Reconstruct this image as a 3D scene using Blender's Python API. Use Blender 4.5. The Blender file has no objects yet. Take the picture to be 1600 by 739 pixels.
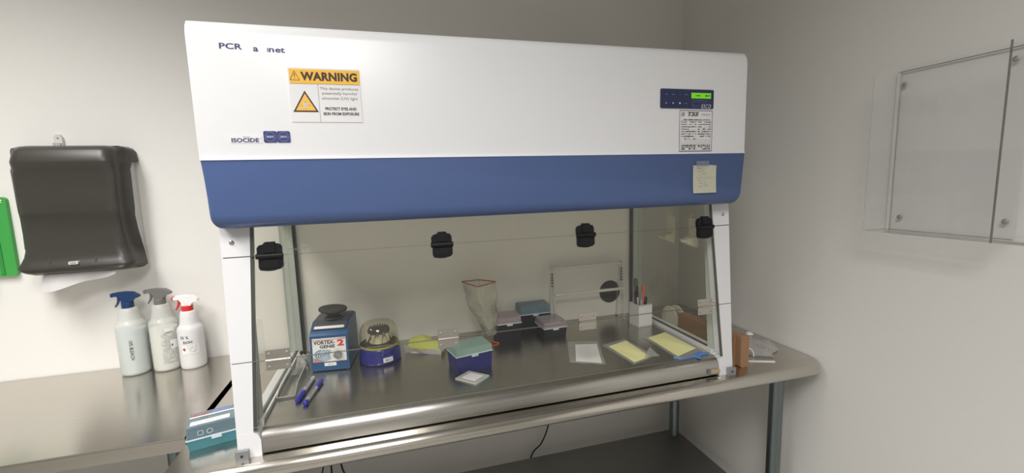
import bpy, bmesh, math, random
from mathutils import Vector, Matrix
random.seed(7)
S = bpy.context.scene
COL = S.collection
TZ = 0.90                      # height of the table tops above the floor
# ------------------------------------------------------------------ camera
def cam_axes(yaw, pitch, roll):
    f = Vector((math.sin(yaw)*math.cos(pitch), math.cos(yaw)*math.cos(pitch), math.sin(pitch)))
    r = Vector((math.cos(yaw), -math.sin(yaw), 0)); u = r.cross(f)
    c, s = math.cos(roll), math.sin(roll)
    return c*r + s*u, -s*r + c*u, f
cam = bpy.data.objects.new('camera', bpy.data.cameras.new('camera')); COL.objects.link(cam)
_r, _u, _f = cam_axes(0.2689, -0.1249, -0.0299)
cam.matrix_world = Matrix(((_r.x, _u.x, -_f.x, 0.367), (_r.y, _u.y, -_f.y, -1.0287), (_r.z, _u.z, -_f.z, 0.5971+TZ), (0, 0, 0, 1)))
cam.data.sensor_width = 36; cam.data.lens = 679.75/1600*36
cam.data.clip_start = 0.02
S.camera = cam
# ------------------------------------------------------------------ world, lights, exposure
W = bpy.data.worlds.new('world'); S.world = W; W.use_nodes = True
W.node_tree.nodes['Background'].inputs[0].default_value = (0.9, 0.95, 1, 1)
W.node_tree.nodes['Background'].inputs[1].default_value = 0.05
def area(name, loc, sx, sy, power, color=(1, 0.97, 0.92), rot=(0, 0, 0), spread=180):
    l = bpy.data.lights.new(name, 'AREA'); l.shape = 'RECTANGLE'; l.size = sx; l.size_y = sy
    l.energy = power; l.color = color; l.spread = math.radians(spread)
    o = bpy.data.objects.new(name, l); COL.objects.link(o)
    o.location = (loc[0], loc[1], loc[2]+TZ); o.rotation_euler = rot
    return o
area('ceiling_light', (-0.85, -0.55, 1.82), 0.6, 1.2, 36, (1, 0.98, 0.95), spread=125)
area('ceiling_light', (0.10, -1.65, 1.82), 0.6, 1.0, 44, (1, 0.99, 0.975), spread=150)
S.view_settings.view_transform = 'Standard'; S.view_settings.look = 'None'
S.view_settings.exposure = 0.0; S.view_settings.gamma = 1.0; S.view_settings.use_curve_mapping = False
# ------------------------------------------------------------------ materials
def lin(c):
    return tuple(((v/255)/12.92 if v/255 <= 0.04045 else ((v/255+0.055)/1.055)**2.4) for v in c)
def new_mat(name):
    m = bpy.data.materials.new(name); m.use_nodes = True
    nt = m.node_tree; nt.nodes.clear()
    o = nt.nodes.new('ShaderNodeOutputMaterial'); return m, nt, o
def noise_col(nt, c, amt, scale, coord='Object', stretch=(1, 1, 1)):
    tc = nt.nodes.new('ShaderNodeTexCoord'); mp = nt.nodes.new('ShaderNodeMapping'); mp.inputs['Scale'].default_value = stretch
    nz = nt.nodes.new('ShaderNodeTexNoise'); nz.inputs['Scale'].default_value = scale; nz.inputs['Detail'].default_value = 4
    nt.links.new(tc.outputs[coord], mp.inputs[0]); nt.links.new(mp.outputs[0], nz.inputs['Vector'])
    cr = nt.nodes.new('ShaderNodeMix'); cr.data_type = 'RGBA'
    cr.inputs['A'].default_value = (*[max(0, v*(1-amt)) for v in c], 1); cr.inputs['B'].default_value = (*[min(1, v*(1+amt)) for v in c], 1)
    nt.links.new(nz.outputs['Fac'], cr.inputs['Factor'])
    return cr.outputs['Result'], nz
def solid(name, rgb, rough=0.5, metal=0, amt=0.05, scale=30, bump=0, spec=0.5, coat=0, emit=0):
    m, nt, o = new_mat(name); c = lin(rgb)
    b = nt.nodes.new('ShaderNodeBsdfPrincipled'); col, nz = noise_col(nt, c, amt, scale)
    nt.links.new(col, b.inputs['Base Color']); b.inputs['Roughness'].default_value = rough
    b.inputs['Metallic'].default_value = metal; b.inputs['Specular IOR Level'].default_value = spec
    b.inputs['Coat Weight'].default_value = coat
    if emit:
        b.inputs['Emission Color'].default_value = (*c, 1); b.inputs['Emission Strength'].default_value = emit
    if bump:
        bp = nt.nodes.new('ShaderNodeBump'); bp.inputs['Strength'].default_value = bump; bp.inputs['Distance'].default_value = 0.002
        nt.links.new(nz.outputs['Fac'], bp.inputs['Height']); nt.links.new(bp.outputs[0], b.inputs['Normal'])
    nt.links.new(b.outputs[0], o.inputs[0]); return m
def steel(name, rgb, rough, aniso, tangent=(1, 0, 0), amt=0.08):
    m, nt, o = new_mat(name); c = lin(rgb)
    b = nt.nodes.new('ShaderNodeBsdfPrincipled')
    col, nz = noise_col(nt, c, amt, 14, stretch=(0.5, 9, 9) if tangent[0] else (9, 9, 0.5))
    nt.links.new(col, b.inputs['Base Color']); b.inputs['Metallic'].default_value = 1
    mr = nt.nodes.new('ShaderNodeMapRange'); mr.inputs['To Min'].default_value = rough*0.8; mr.inputs['To Max'].default_value = rough*1.25
    tc = nt.nodes.new('ShaderNodeTexCoord'); n2 = nt.nodes.new('ShaderNodeTexNoise'); n2.inputs['Scale'].default_value = 3.5; n2.inputs['Detail'].default_value = 5
    nt.links.new(tc.outputs['Object'], n2.inputs['Vector'])
    nt.links.new(n2.outputs['Fac'], mr.inputs['Value']); nt.links.new(mr.outputs[0], b.inputs['Roughness'])
    b.inputs['Anisotropic'].default_value = aniso; b.inputs['Anisotropic Rotation'].default_value = 0.25
    if aniso:
        v = nt.nodes.new('ShaderNodeCombineXYZ')
        for i in range(3): v.inputs[i].default_value = tangent[i]
        nt.links.new(v.outputs[0], b.inputs['Tangent'])
    nt.links.new(b.outputs[0], o.inputs[0]); return m
def clear(name, tint=(245, 246, 242), opacity=0.0, rgb=(230, 230, 225), rough=0.02, ior=1.5, amt=0.03, bump=0, bscale=20, refl=1.0):
    """Clear or translucent plastic / pane glass: coloured transmission, a share of diffuse body, fresnel gloss."""
    m, nt, o = new_mat(name)
    t = nt.nodes.new('ShaderNodeBsdfTransparent'); t.inputs[0].default_value = (*lin(tint), 1)
    d = nt.nodes.new('ShaderNodeBsdfPrincipled'); col, nz = noise_col(nt, lin(rgb), amt, bscale)
    nt.links.new(col, d.inputs['Base Color']); d.inputs['Roughness'].default_value = 0.6; d.inputs['Specular IOR Level'].default_value = 0.1
    mx = nt.nodes.new('ShaderNodeMixShader'); mx.inputs[0].default_value = opacity
    nt.links.new(t.outputs[0], mx.inputs[1]); nt.links.new(d.outputs[0], mx.inputs[2])
    g = nt.nodes.new('ShaderNodeBsdfGlossy'); g.inputs['Roughness'].default_value = rough
    fr = nt.nodes.new('ShaderNodeFresnel'); fr.inputs['IOR'].default_value = ior
    ml = nt.nodes.new('ShaderNodeMath'); ml.operation = 'MULTIPLY'
    geo = nt.nodes.new('ShaderNodeNewGeometry'); inv = nt.nodes.new('ShaderNodeMapRange')      # gloss on the outer face of each wall only
    inv.inputs['To Min'].default_value = refl; inv.inputs['To Max'].default_value = 0.0
    nt.links.new(geo.outputs['Backfacing'], inv.inputs['Value']); nt.links.new(inv.outputs[0], ml.inputs[1])
    m2 = nt.nodes.new('ShaderNodeMixShader')
    nt.links.new(fr.outputs[0], ml.inputs[0]); nt.links.new(ml.outputs[0], m2.inputs[0])
    nt.links.new(mx.outputs[0], m2.inputs[1]); nt.links.new(g.outputs[0], m2.inputs[2])
    if bump:
        bp = nt.nodes.new('ShaderNodeBump'); bp.inputs['Strength'].default_value = bump; bp.inputs['Distance'].default_value = 0.004
        nt.links.new(nz.outputs['Fac'], bp.inputs['Height'])
        for n in (g, fr, d): nt.links.new(bp.outputs[0], n.inputs['Normal'])
    nt.links.new(m2.outputs[0], o.inputs[0]); return m
M = dict(
 wall=solid('painted_wall', (228, 226, 222), 0.75, amt=0.015, scale=60, bump=0.05, spec=0.2),
 floor=solid('vinyl_floor', (150, 148, 142), 0.5, amt=0.1, scale=8),
 ceil=solid('ceiling_paint', (225, 224, 220), 0.9),
 white=solid('white_powder_coat', (226, 226, 228), 0.32, amt=0.01, spec=0.5),
 backp=solid('cream_white_panel', (240, 237, 229), 0.4, amt=0.01),
 blue=solid('blue_powder_coat', (73, 93, 138), 0.42, amt=0.03, scale=200),
 black=solid('black_plastic', (26, 25, 28), 0.5, spec=0.25),
 grey=solid('grey_plastic', (110, 112, 112), 0.5),
 gasket=solid('dark_gasket', (72, 76, 74), 0.45),
 palegrey=solid('pale_grey_profile', (190, 196, 190), 0.4),
 lip=solid('white_lip', (235, 236, 244), 0.25),
 table=steel('brushed_table_steel', (204, 199, 191), 0.18, 0.7),
 tray=steel('brushed_tray_steel', (186, 183, 178), 0.24, 0.7),
 hinge=steel('satin_hinge_steel', (190, 184, 176), 0.34, 0),
 galv=steel('galvanised_pipe', (128, 138, 140), 0.28, 0.3, (0, 0, 1)),
 shelf=steel('dull_shelf_steel', (150, 150, 148), 0.45, 0.3),
 bracket=solid('grey_zinc', (150, 152, 154), 0.4, 0.5),
 glass=clear('sash_glass', (254, 254, 252), 0.0, refl=1.0),
 sglass=clear('side_glass', (252, 252, 249), 0.0, refl=0.9),
 gedge=clear('polished_glass_edge', (120, 120, 110), 0.6, (140, 140, 128), 0.2),
 acrylic=clear('clear_acrylic', (255, 255, 255), 0.035, (245, 245, 243), 0.03, refl=0.8),
 aedge=clear('acrylic_edge', (235, 235, 232), 0.6, (244, 244, 240), 0.1),
 adark=clear('acrylic_dark_edge', (175, 175, 172), 0.45, (160, 160, 156), 0.1),
 navy=solid('navy_panel', (40, 46, 84), 0.35),
 navytip=solid('navy_plastic', (42, 44, 112), 0.35, amt=0.04),
 navycf=solid('royal_blue_plastic', (44, 48, 128), 0.3, amt=0.04),
 darktip=solid('dark_tip_box', (32, 31, 42), 0.4),
 lcd=solid('green_lcd', (120, 214, 30), 0.3, emit=0.25),
 ink=solid('navy_ink', (52, 56, 110), 0.5), inkb=solid('black_ink', (44, 40, 42), 0.6),
 inkg=solid('grey_ink', (120, 118, 122), 0.6), inkw=solid('white_ink', (225, 228, 240), 0.6), inkl=solid('pale_blue_ink', (110, 125, 180), 0.6),
 amber=solid('amber_print', (240, 186, 62), 0.55), amber2=solid('amber_sign', (238, 186, 84), 0.55), brown=solid('brown_print', (62, 44, 40), 0.6),
 paper=solid('white_paper', (228, 227, 228), 0.65, amt=0.015), note=solid('pale_yellow_note', (238, 237, 220), 0.7, amt=0.03),
 yellow=solid('yellow_paper', (244, 240, 176), 0.7, amt=0.02), lime=solid('lime_foam', (196, 200, 104), 0.75, amt=0.08, bump=0.2),
 tape=clear('frosted_tape', (225, 228, 235), 0.28, (180, 188, 205), 0.3),
 smoke=solid('smoky_dark_plastic', (60, 58, 54), 0.36, amt=0.08, scale=12),
 dwhite=solid('dispenser_white', (205, 205, 203), 0.4), tissue=solid('tissue', (240, 238, 238), 0.9, bump=0.3),
 green=solid('green_plastic', (66, 160, 76), 0.45), dgreen=solid('green_plastic_channel', (52, 140, 62), 0.5),
 hdpe=clear('milky_bottle', (246, 247, 244), 0.36, (240, 241, 238), 0.25, refl=0.6),
 hdpe2=clear('milky_bottle_white', (240, 240, 240), 0.7, (244, 243, 244), 0.25, refl=0.6),
 liq=solid('bleach_solution', (206, 217, 221), 0.3), liq2=solid('clear_solution', (226, 227, 220), 0.3),
 tblue=solid('blue_trigger', (24, 54, 98), 0.4), tgrey=solid('grey_trigger', (110, 108, 106), 0.45), twhite=solid('white_trigger', (238, 234, 236), 0.4), red=solid('red_plastic', (212, 44, 44), 0.4),
 teal=solid('teal_plastic', (34, 112, 124), 0.35), tlid=clear('clear_blue_lid', (205, 222, 226), 0.18, (190, 205, 212), 0.12), lidrim=clear('lid_rim', (220, 235, 235), 0.7, (222, 236, 240), 0.2),
 clid=clear('clear_teal_lid', (226, 240, 236), 0.34, (196, 222, 214), 0.1), teali=solid('tip_tray_teal', (70, 140, 128), 0.5),
 blid=clear('clear_pale_blue_lid', (226, 236, 242), 0.25, (170, 196, 208), 0.1), bluei=solid('tip_tray_blue', (84, 124, 148), 0.5),
 plid=clear('clear_grey_lid', (240, 234, 236), 0.3, (214, 202, 206), 0.1), pinki=solid('tip_tray_pink', (158, 92, 98), 0.5), mauvei=solid('tip_tray_mauve', (196, 172, 196), 0.5),
 vblue=solid('mixer_blue_enamel', (40, 82, 126), 0.35, amt=0.04), vdark=solid('mixer_dark_top', (72, 74, 82), 0.45), rubber=solid('dark_rubber', (62, 60, 62), 0.6, bump=0.1, scale=200),
 swirl=solid('swirl_blue', (74, 124, 156), 0.5), pred=solid('print_red', (214, 62, 52), 0.5), ppink=solid('print_pink', (196, 130, 120), 0.5),
 dome=clear('clear_dome', (253, 252, 246), 0.035, (225, 222, 200), 0.04), yring=clear('yellow_seal', (225, 222, 120), 0.55, (206, 202, 104), 0.2), cream=solid('cream_rotor', (205, 200, 170), 0.4),
 orange=solid('orange_wire', (182, 92, 72), 0.45), bag=clear('crinkled_bag', (248, 248, 242), 0.23, (240, 238, 225), 0.2, amt=0.25, bump=1.0, bscale=90, refl=1.5),
 cbag=clear('clear_pouch', (240, 240, 236), 0.26, (225, 225, 222), 0.12, bump=0.5, bscale=50),
 ccbag=clear('clear_wrap', (254, 254, 254), 0.16, (250, 250, 250), 0.05, bump=0.3, bscale=20, refl=2.2),
 bluepen=solid('blue_marker', (52, 56, 178), 0.35), penlab=solid('marker_label', (172, 172, 176), 0.45),
 glove=solid('blue_nitrile', (78, 130, 214), 0.5), card=solid('corrugated_card', (156, 120, 90), 0.85, amt=0.06), cardt=solid('card_back', (150, 118, 90), 0.85, amt=0.05),
 hook=clear('clear_hook', (240, 238, 225), 0.6, (240, 238, 220), 0.15), rod=solid('pale_grey_rod', (226, 224, 220), 0.3, amt=0.02),
 disc=solid('charcoal_disc', (58, 54, 54), 0.6), porange=solid('orange_handle', (214, 112, 74), 0.4), cord=solid('black_cord', (22, 22, 24), 0.5), ring=solid('white_reel', (236, 234, 220), 0.5), violet=solid('violet_card', (120, 112, 128), 0.6),
 dirt=solid('white_fleck', (220, 218, 212), 0.7), tan=solid('tan_clip', (176, 160, 128), 0.5), penw=solid('white_pen', (190, 188, 188), 0.4), pengy=solid('grey_pen', (96, 94, 96), 0.4),
)
# ------------------------------------------------------------------ object helpers
def link(name, me, mats, parent=None, loc=(0, 0, 0), rot=(0, 0, 0)):
    o = bpy.data.objects.new(name, me); COL.objects.link(o)
    for m in (mats if isinstance(mats, (list, tuple)) else [mats]): me.materials.append(m)
    if parent is not None: o.parent = parent; o.location = loc; o.rotation_euler = rot
    else: o.location = (loc[0], loc[1], loc[2]+TZ); o.rotation_euler = rot
    return o
def part(name, bm, mats, parent=None, loc=(0, 0, 0), rot=(0, 0, 0), smooth=35, bev=0, seg=2):
    if bev:
        es = [e for e in bm.edges if len(e.link_faces) == 2 and e.calc_face_angle(0) > math.radians(30)]
        bmesh.ops.bevel(bm, geom=es, offset=bev, segments=seg, profile=0.5, affect='EDGES', clamp_overlap=True)
    bmesh.ops.recalc_face_normals(bm, faces=bm.faces)
    me = bpy.data.meshes.new(name); bm.to_mesh(me); bm.free()
    if smooth:
        me.shade_smooth(); me.set_sharp_from_angle(angle=math.radians(smooth))
    return link(name, me, mats, parent, loc, rot)
def thing(name, label, cat, loc, rz=0, group=None, rot=None):
    o = bpy.data.objects.new(name, None); COL.objects.link(o); o.empty_display_size = 0.03
    o.location = (loc[0], loc[1], loc[2]+TZ); o.rotation_euler = rot or (0, 0, rz)
    return tag(o, label, cat, group)
def tag(o, label, cat, group=None):
    o['label'] = label; o['category'] = cat
    if group: o['group'] = group
    return o
def struct(name, bm, m):
    o = part(name, bm, m, smooth=0); o['kind'] = 'structure'; return o
B = bmesh.new
def box(bm, x0, x1, y0, y1, z0, z1, mi=0):
    v = [bm.verts.new(p) for p in ((x0, y0, z0), (x1, y0, z0), (x1, y1, z0), (x0, y1, z0), (x0, y0, z1), (x1, y0, z1), (x1, y1, z1), (x0, y1, z1))]
    for f in ((3, 2, 1, 0), (4, 5, 6, 7), (0, 1, 5, 4), (1, 2, 6, 5), (2, 3, 7, 6), (3, 0, 4, 7)):
        bm.faces.new([v[i] for i in f]).material_index = mi
    return bm
def bx(*a): return box(B(), *a)
def hexa(bm, bot, top, mi=0):
    a = [bm.verts.new(p) for p in bot]; b = [bm.verts.new(p) for p in top]; n = len(a)
    bm.faces.new(a[::-1]).material_index = mi; bm.faces.new(b).material_index = mi
    for i in range(n): bm.faces.new((a[i], a[(i+1) % n], b[(i+1) % n], b[i])).material_index = mi
    return bm
def prism(bm, pts, ax, a, b, mi=0):
    """polygon extruded along axis ax from a to b; pts are the other two coordinates in x,y,z order"""
    def P(p, t):
        return {'x': (t, p[0], p[1]), 'y': (p[0], t, p[1]), 'z': (p[0], p[1], t)}[ax]
    return hexa(bm, [P(p, a) for p in pts], [P(p, b) for p in pts], mi)
def rrect(x0, x1, y0, y1, r, n=5):
    out = []
    for cx, cy, a0 in ((x1-r, y0+r, -90), (x1-r, y1-r, 0), (x0+r, y1-r, 90), (x0+r, y0+r, 180)):
        for i in range(n+1):
            a = math.radians(a0+90*i/n); out.append((cx+r*math.cos(a), cy+r*math.sin(a)))
    return out
def circ(cx, cy, r, n=24, a0=0):
    return [(cx+r*math.cos(a0+2*math.pi*i/n), cy+r*math.sin(a0+2*math.pi*i/n)) for i in range(n)]
def lathe(bm, prof, cx=0, cy=0, n=32, mi=0, cap=True):
    rings = []
    for r, z in prof:
        rings.append([bm.verts.new((cx+r*math.cos(2*math.pi*i/n), cy+r*math.sin(2*math.pi*i/n), z)) for i in range(n)])
    for A, C in zip(rings, rings[1:]):
        for i in range(n): bm.faces.new((A[i], A[(i+1) % n], C[(i+1) % n], C[i])).material_index = mi
    if cap:
        bm.faces.new(rings[0][::-1]).material_index = mi; bm.faces.new(rings[-1]).material_index = mi
    return bm
def tube(bm, pts, r, n=8, mi=0, closed=False):
    pts = [Vector(p) for p in pts]; rings = []; N = len(pts); up = None
    rr = r if isinstance(r, (list, tuple)) else [r]*N
    for i, p in enumerate(pts):
        if closed: d = (pts[(i+1) % N]-pts[i-1]).normalized()
        else: d = (pts[min(i+1, N-1)]-pts[max(i-1, 0)]).normalized()
        if up is None: up = d.orthogonal().normalized()
        else: up = (up-d*up.dot(d)).normalized()
        s = d.cross(up)
        rings.append([bm.verts.new(p+rr[i]*(up*math.cos(2*math.pi*k/n)+s*math.sin(2*math.pi*k/n))) for k in range(n)])
    prs = list(zip(rings, rings[1:]))
    for A, C in prs:
        for k in range(n): bm.faces.new((A[k], A[(k+1) % n], C[(k+1) % n], C[k])).material_index = mi
    if closed:
        A, C = rings[-1], rings[0]
        best = min(range(n), key=lambda s: sum((A[k].co-C[(k+s) % n].co).length for k in range(n)))
        for k in range(n): bm.faces.new((A[k], A[(k+1) % n], C[(k+1+best) % n], C[(k+best) % n])).material_index = mi
    else:
        bm.faces.new(rings[0][::-1]).material_index = mi; bm.faces.new(rings[-1]).material_index = mi
    return bm
def spline(pts, n=6):
    pts = [Vector(p) for p in pts]; out = []
    for i in range(len(pts)-1):
        p0 = pts[max(i-1, 0)]; p1 = pts[i]; p2 = pts[i+1]; p3 = pts[min(i+2, len(pts)-1)]
        for k in range(n):
            t = k/n
            out.append(0.5*((2*p1)+(-p0+p2)*t+(2*p0-5*p1+4*p2-p3)*t*t+(-p0+3*p1-3*p2+p3)*t**3))
    out.append(pts[-1]); return out
def sheet(bm, f, nu, nv, th=0.0004, mi=0):
    """thin sheet of real thickness from surface function f(u,v)"""
    top = [[Vector(f(i/nu, j/nv)) for j in range(nv+1)] for i in range(nu+1)]
    T = [[bm.verts.new(p) for p in row] for row in top]
    Bt = [[bm.verts.new(p-Vector((0, 0, th))) for p in row] for row in top]
    for i in range(nu):
        for j in range(nv):
            bm.faces.new((T[i][j], T[i+1][j], T[i+1][j+1], T[i][j+1])).material_index = mi
            bm.faces.new((Bt[i][j], Bt[i][j+1], Bt[i+1][j+1], Bt[i+1][j])).material_index = mi
    for i in range(nu):
        bm.faces.new((T[i][0], Bt[i][0], Bt[i+1][0], T[i+1][0])); bm.faces.new((T[i+1][nv], Bt[i+1][nv], Bt[i][nv], T[i][nv]))
    for j in range(nv):
        bm.faces.new((T[0][j+1], Bt[0][j+1], Bt[0][j], T[0][j])); bm.faces.new((T[nu][j], Bt[nu][j], Bt[nu][j+1], T[nu][j+1]))
    return bm
_tc = {}
def text2d(s, size=1.0, bold=0.0, shear=0.0, sx=1.0, spacing=1.0):
    key = (s, bold, shear, spacing)
    if key not in _tc:
        cu = bpy.data.curves.new('t', 'FONT'); cu.body = s; cu.size = 1; cu.offset = bold; cu.shear = shear; cu.space_character = spacing; cu.resolution_u = 3
        cu.align_x = 'CENTER'; cu.align_y = 'CENTER'
        o = bpy.data.objects.new('t', cu); COL.objects.link(o); bpy.context.view_layer.update()
        me = bpy.data.meshes.new_from_object(o.evaluated_get(bpy.context.evaluated_depsgraph_get()))
        vs = [tuple(v.co[:2]) for v in me.vertices]; fs = [tuple(p.vertices) for p in me.polygons]
        x0 = min(v[0] for v in vs); x1 = max(v[0] for v in vs); y0 = min(v[1] for v in vs); y1 = max(v[1] for v in vs)
        vs = [(v[0]-(x0+x1)/2, v[1]-(y0+y1)/2) for v in vs]
        bpy.data.objects.remove(o); bpy.data.curves.remove(cu); bpy.data.meshes.remove(me)
        _tc[key] = (vs, fs, x1-x0, y1-y0)
    return _tc[key]
class Print:
    """flat printing: polygons and letters in u,v metres laid on a surface through mapf(u, v, lift)"""
    def __init__(s, mapf, curved=False): s.bm = B(); s.mats = []; s.f = mapf; s.curved = curved
    def mi(s, m):
        if m not in s.mats: s.mats.append(m)
        return s.mats.index(m)
    def poly(s, m, pts, h=1):
        s.bm.faces.new([s.bm.verts.new(s.f(u, v, h*0.0002)) for u, v in pts]).material_index = s.mi(m); return s
    def rect(s, m, x0, y0, x1, y1, h=1):
        if s.curved and x1-x0 > 0.003:
            k = int((x1-x0)/0.002)+1
            for i in range(k): s.poly(m, [(x0+(x1-x0)*a/k, b) for a, b in ((i, y0), (i+1, y0), (i+1, y1), (i, y1))], h)
            return s
        return s.poly(m, [(x0, y0), (x1, y0), (x1, y1), (x0, y1)], h)
    def line(s, m, pts, w, h=1):
        for (a, b), (c, d) in zip(pts, pts[1:]):
            L = math.hypot(c-a, d-b) or 1; nx, ny = -(d-b)/L*w/2, (c-a)/L*w/2
            s.poly(m, [(a-nx, b-ny), (c-nx, d-ny), (c+nx, d+ny), (a+nx, b+ny)], h)
        return s
    def text(s, m, st, cx, cy, w=None, hgt=None, h=2, rot=0, **k):
        vs, fs, tw, th = text2d(st, **k)
        if w is None: w = tw*hgt/th
        if hgt is None: hgt = th*w/tw
        c, sn = math.cos(rot), math.sin(rot)
        vv = []
        for x, y in vs:
            x *= w/tw; y *= hgt/th
            vv.append(s.bm.verts.new(s.f(cx+x*c-y*sn, cy+x*sn+y*c, h*0.0002)))
        for f in fs:
            try: s.bm.faces.new([vv[i] for i in f]).material_index = s.mi(m)
            except ValueError: pass
        return s
    def scrib(s, m, x0, x1, y, hgt, seed=0, fill=0.75, h=2):
        """a row of small illegible print"""
        r = random.Random(seed); x = x0
        while x < x1:
            w = hgt*r.uniform(0.8, 3.2); w = min(w, x1-x)
            if r.random() < fill: s.rect(m, x, y-hgt*r.uniform(0.25, 0.5), x+w, y+hgt*r.uniform(0.25, 0.5), h)
            x += w+hgt*r.uniform(0.3, 0.8)
        return s
    def hand(s, m, x0, x1, y, hgt, seed=0, w=0.0007, h=2):
        r = random.Random(seed); x = x0; pts = []
        while x < x1: pts.append((x, y+r.uniform(-.5, .5)*hgt)); x += hgt*r.uniform(.25, .6)
        return s.line(m, pts, w, h)
    def done(s, name, parent=None, loc=(0, 0, 0), rot=(0, 0, 0)):
        me = bpy.data.meshes.new(name); s.bm.to_mesh(me); s.bm.free()
        return link(name, me, s.mats, parent, loc, rot)
# ------------------------------------------------------------------ room
XR, YW = 1.667, 0.7235
struct('floor', bx(-3.0, XR+.1, -3.6, YW+.1, -TZ-0.05, -TZ), M['floor'])
struct('ceiling', bx(-3.0, XR+.1, -3.6, YW+.1, 1.85, 1.9), M['ceil'])
struct('wall_back', bx(-3.0, XR+.1, YW, YW+0.1, -TZ, 1.85), M['wall'])
struct('wall_right', bx(XR, XR+0.1, -3.6, YW, -TZ, 1.85), M['wall'])
struct('wall_left', bx(-3.0, -2.9, -3.6, YW, -TZ, 1.85), M['wall'])
struct('wall_front', bx(-2.9, XR, -3.6, -3.5, -TZ, 1.85), M['wall'])
# ------------------------------------------------------------------ right work table
def pipe_leg(parent, x, y, r=0.0215, top=-0.04, foot=True):
    bm = B(); lathe(bm, [(r*.9, -TZ+.0), (r*1.15, -TZ+.003), (r*1.15, -TZ+.04), (r, -TZ+.045), (r, top)], x, y, 24)
    return part('leg', bm, M['galv'], parent)
t = thing('work_table', 'stainless steel table carrying the tall cabinet, rounded front edge, against the right wall', 'table', (0, 0, 0))
def nose(x):                                                        # front roll profile (y, z)
    out = []
    for i in range(13):
        a = math.radians(90+180*i/12); out.append((-0.013+0.019*math.cos(a), -0.019+0.019*math.sin(a)))
    return out
bm = B(); prof = [(0.70, 0.0)]+nose(0)+[(0.0, -0.038), (0.0, -0.030), (0.70, -0.030)]
# cross-sections along x, with the right front corner swept round in plan
secs = [(-0.137, 0.0)]
for i in range(0, 9):
    a = math.radians(90*i/8); R = 0.045
    secs.append((XR-0.005-R+R*math.sin(a), R-R*math.cos(a)))
rings = []
for X, sh in secs:
    rings.append([bm.verts.new((X, y+sh if y < 0.3 else y, z)) for y, z in prof])
n = len(prof)
for A, C in zip(rings, rings[1:]):
    for i in range(n): bm.faces.new((A[i], A[(i+1) % n], C[(i+1) % n], C[i]))
bm.faces.new(rings[0][::-1]); bm.faces.new(rings[-1])
part('tabletop', bm, M['table'], t, smooth=50)
for X, Y in ((1.573, 0.07), (1.582, 0.62), (-0.085, 0.07), (-0.085, 0.62)): pipe_leg(t, X, Y, top=-0.031)
part('lower_shelf', bx(-0.12, 1.612, 0.05, 0.655, -0.632, -0.60), M['shelf'], t, bev=0.006)
# ------------------------------------------------------------------ left work table
t = thing('work_table', 'stainless steel table at left with flat square edge, holding the spray bottles', 'table', (-1.1, 0.44, 0))
bm = bx(-0.95, 0.945, -0.287, 0.28, -0.004, 0)
part('tabletop', bm, M['table'], t, bev=0.0012)
bm = bx(-0.95, 0.945, -0.287, -0.272, -0.036, -0.0045); box(bm, 0.93, 0.945, -0.2715, 0.28, -0.036, -0.0045)
part('apron', bm, M['table'], t, bev=0.001)
for X, Y in ((0.90, -0.24), (-0.9, -0.24), (0.90, 0.24), (-0.9, 0.24)): pipe_leg(t, X, Y, r=0.017, top=-0.0045)
part('lower_shelf', bx(-0.93, 0.93, -0.26, 0.26, -0.63, -0.60), M['shelf'], t, bev=0.005)
# ------------------------------------------------------------------ the cabinet
CW = 1.34; ZB = 0.516
cab = thing('pcr_cabinet', 'large white and blue bench cabinet with glass front, standing on the steel table', 'laboratory cabinet', (0, 0, 0))
bm = B()
prism(bm, [(0.0, 0.661), (0.0, 0.906), (0.004, 0.920), (0.012, 0.931), (0.026, 0.936), (0.545, 0.936), (0.545, 0.53), (0.047, 0.53), (0.047, 0.661)], 'x', 0, CW)
part('hood_shell', bm, M['white'], cab, bev=0.006, seg=3, smooth=40)
bm = B()
P_ = rrect(0.003, CW-0.003, ZB, 0.90, 0.022, 6)
P_ = [(x, min(z, 0.658)) for x, z in P_ if z < 0.6] + [(CW-0.003, 0.658), (0.003, 0.658)]
# bottom-left corner arc order fix: build explicitly
def arc(cx, cy, r, a0, a1, n=6): return [(cx+r*math.cos(math.radians(a0+(a1-a0)*i/n)), cy+r*math.sin(math.radians(a0+(a1-a0)*i/n))) for i in range(n+1)]
P_ = arc(0.025, ZB+0.022, 0.022, 180, 270)+arc(CW-0.025, ZB+0.022, 0.022, 270, 360)+[(CW-0.003, 0.658), (0.003, 0.658)]
rows = []
# the cover's lower front edge is rolled back: sweep the outline through y with shrinking bottom
for k in range(7):
    a = math.radians(90*k/6); dy = 0.030*(1-math.sin(a)); dz = 0.030*(1-math.cos(a))
    rows.append((-0.004+dy, 0.030-0.030*math.sin(a) if False else 0.030*(1-math.cos(math.radians(90-90*k/6)))))
rows = [(-0.004+0.028*(1-math.sin(math.radians(90*k/6))), 0.028*(1-math.cos(math.radians(90*k/6)))) for k in range(7)]
rows = [(0.0465, 0.0)]+rows
rings = []
for y, ins in rows:
    ring = []
    for x, z in P_:
        if z < 0.6:
            x2 = x+(ins*0.35 if x < CW/2 else -ins*0.35); z2 = z+ins*(1 if z < ZB+0.03 else 0)
        else: x2, z2 = x, z
        ring.append(bm.verts.new((x2, y, z2)))
    rings.append(ring)
n = len(P_)
for A, C in zip(rings, rings[1:]):
    for i in range(n): bm.faces.new((A[i], A[(i+1) % n], C[(i+1) % n], C[i]))
bm.faces.new(rings[0]); bm.faces.new(rings[-1])
part('front_cover', bm, M['blue'], cab, smooth=40)
part('trim_lip', bx(0.002, CW-0.002, -0.0055, 0.01, 0.6583, 0.6608), M['lip'], cab)
def ypost(z): return 0.010+(0.049-0.010)*z/ZB
def inner(z): return 0.0375+(0.060-0.0375)*max(0, z-0.05)/0.40
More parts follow.
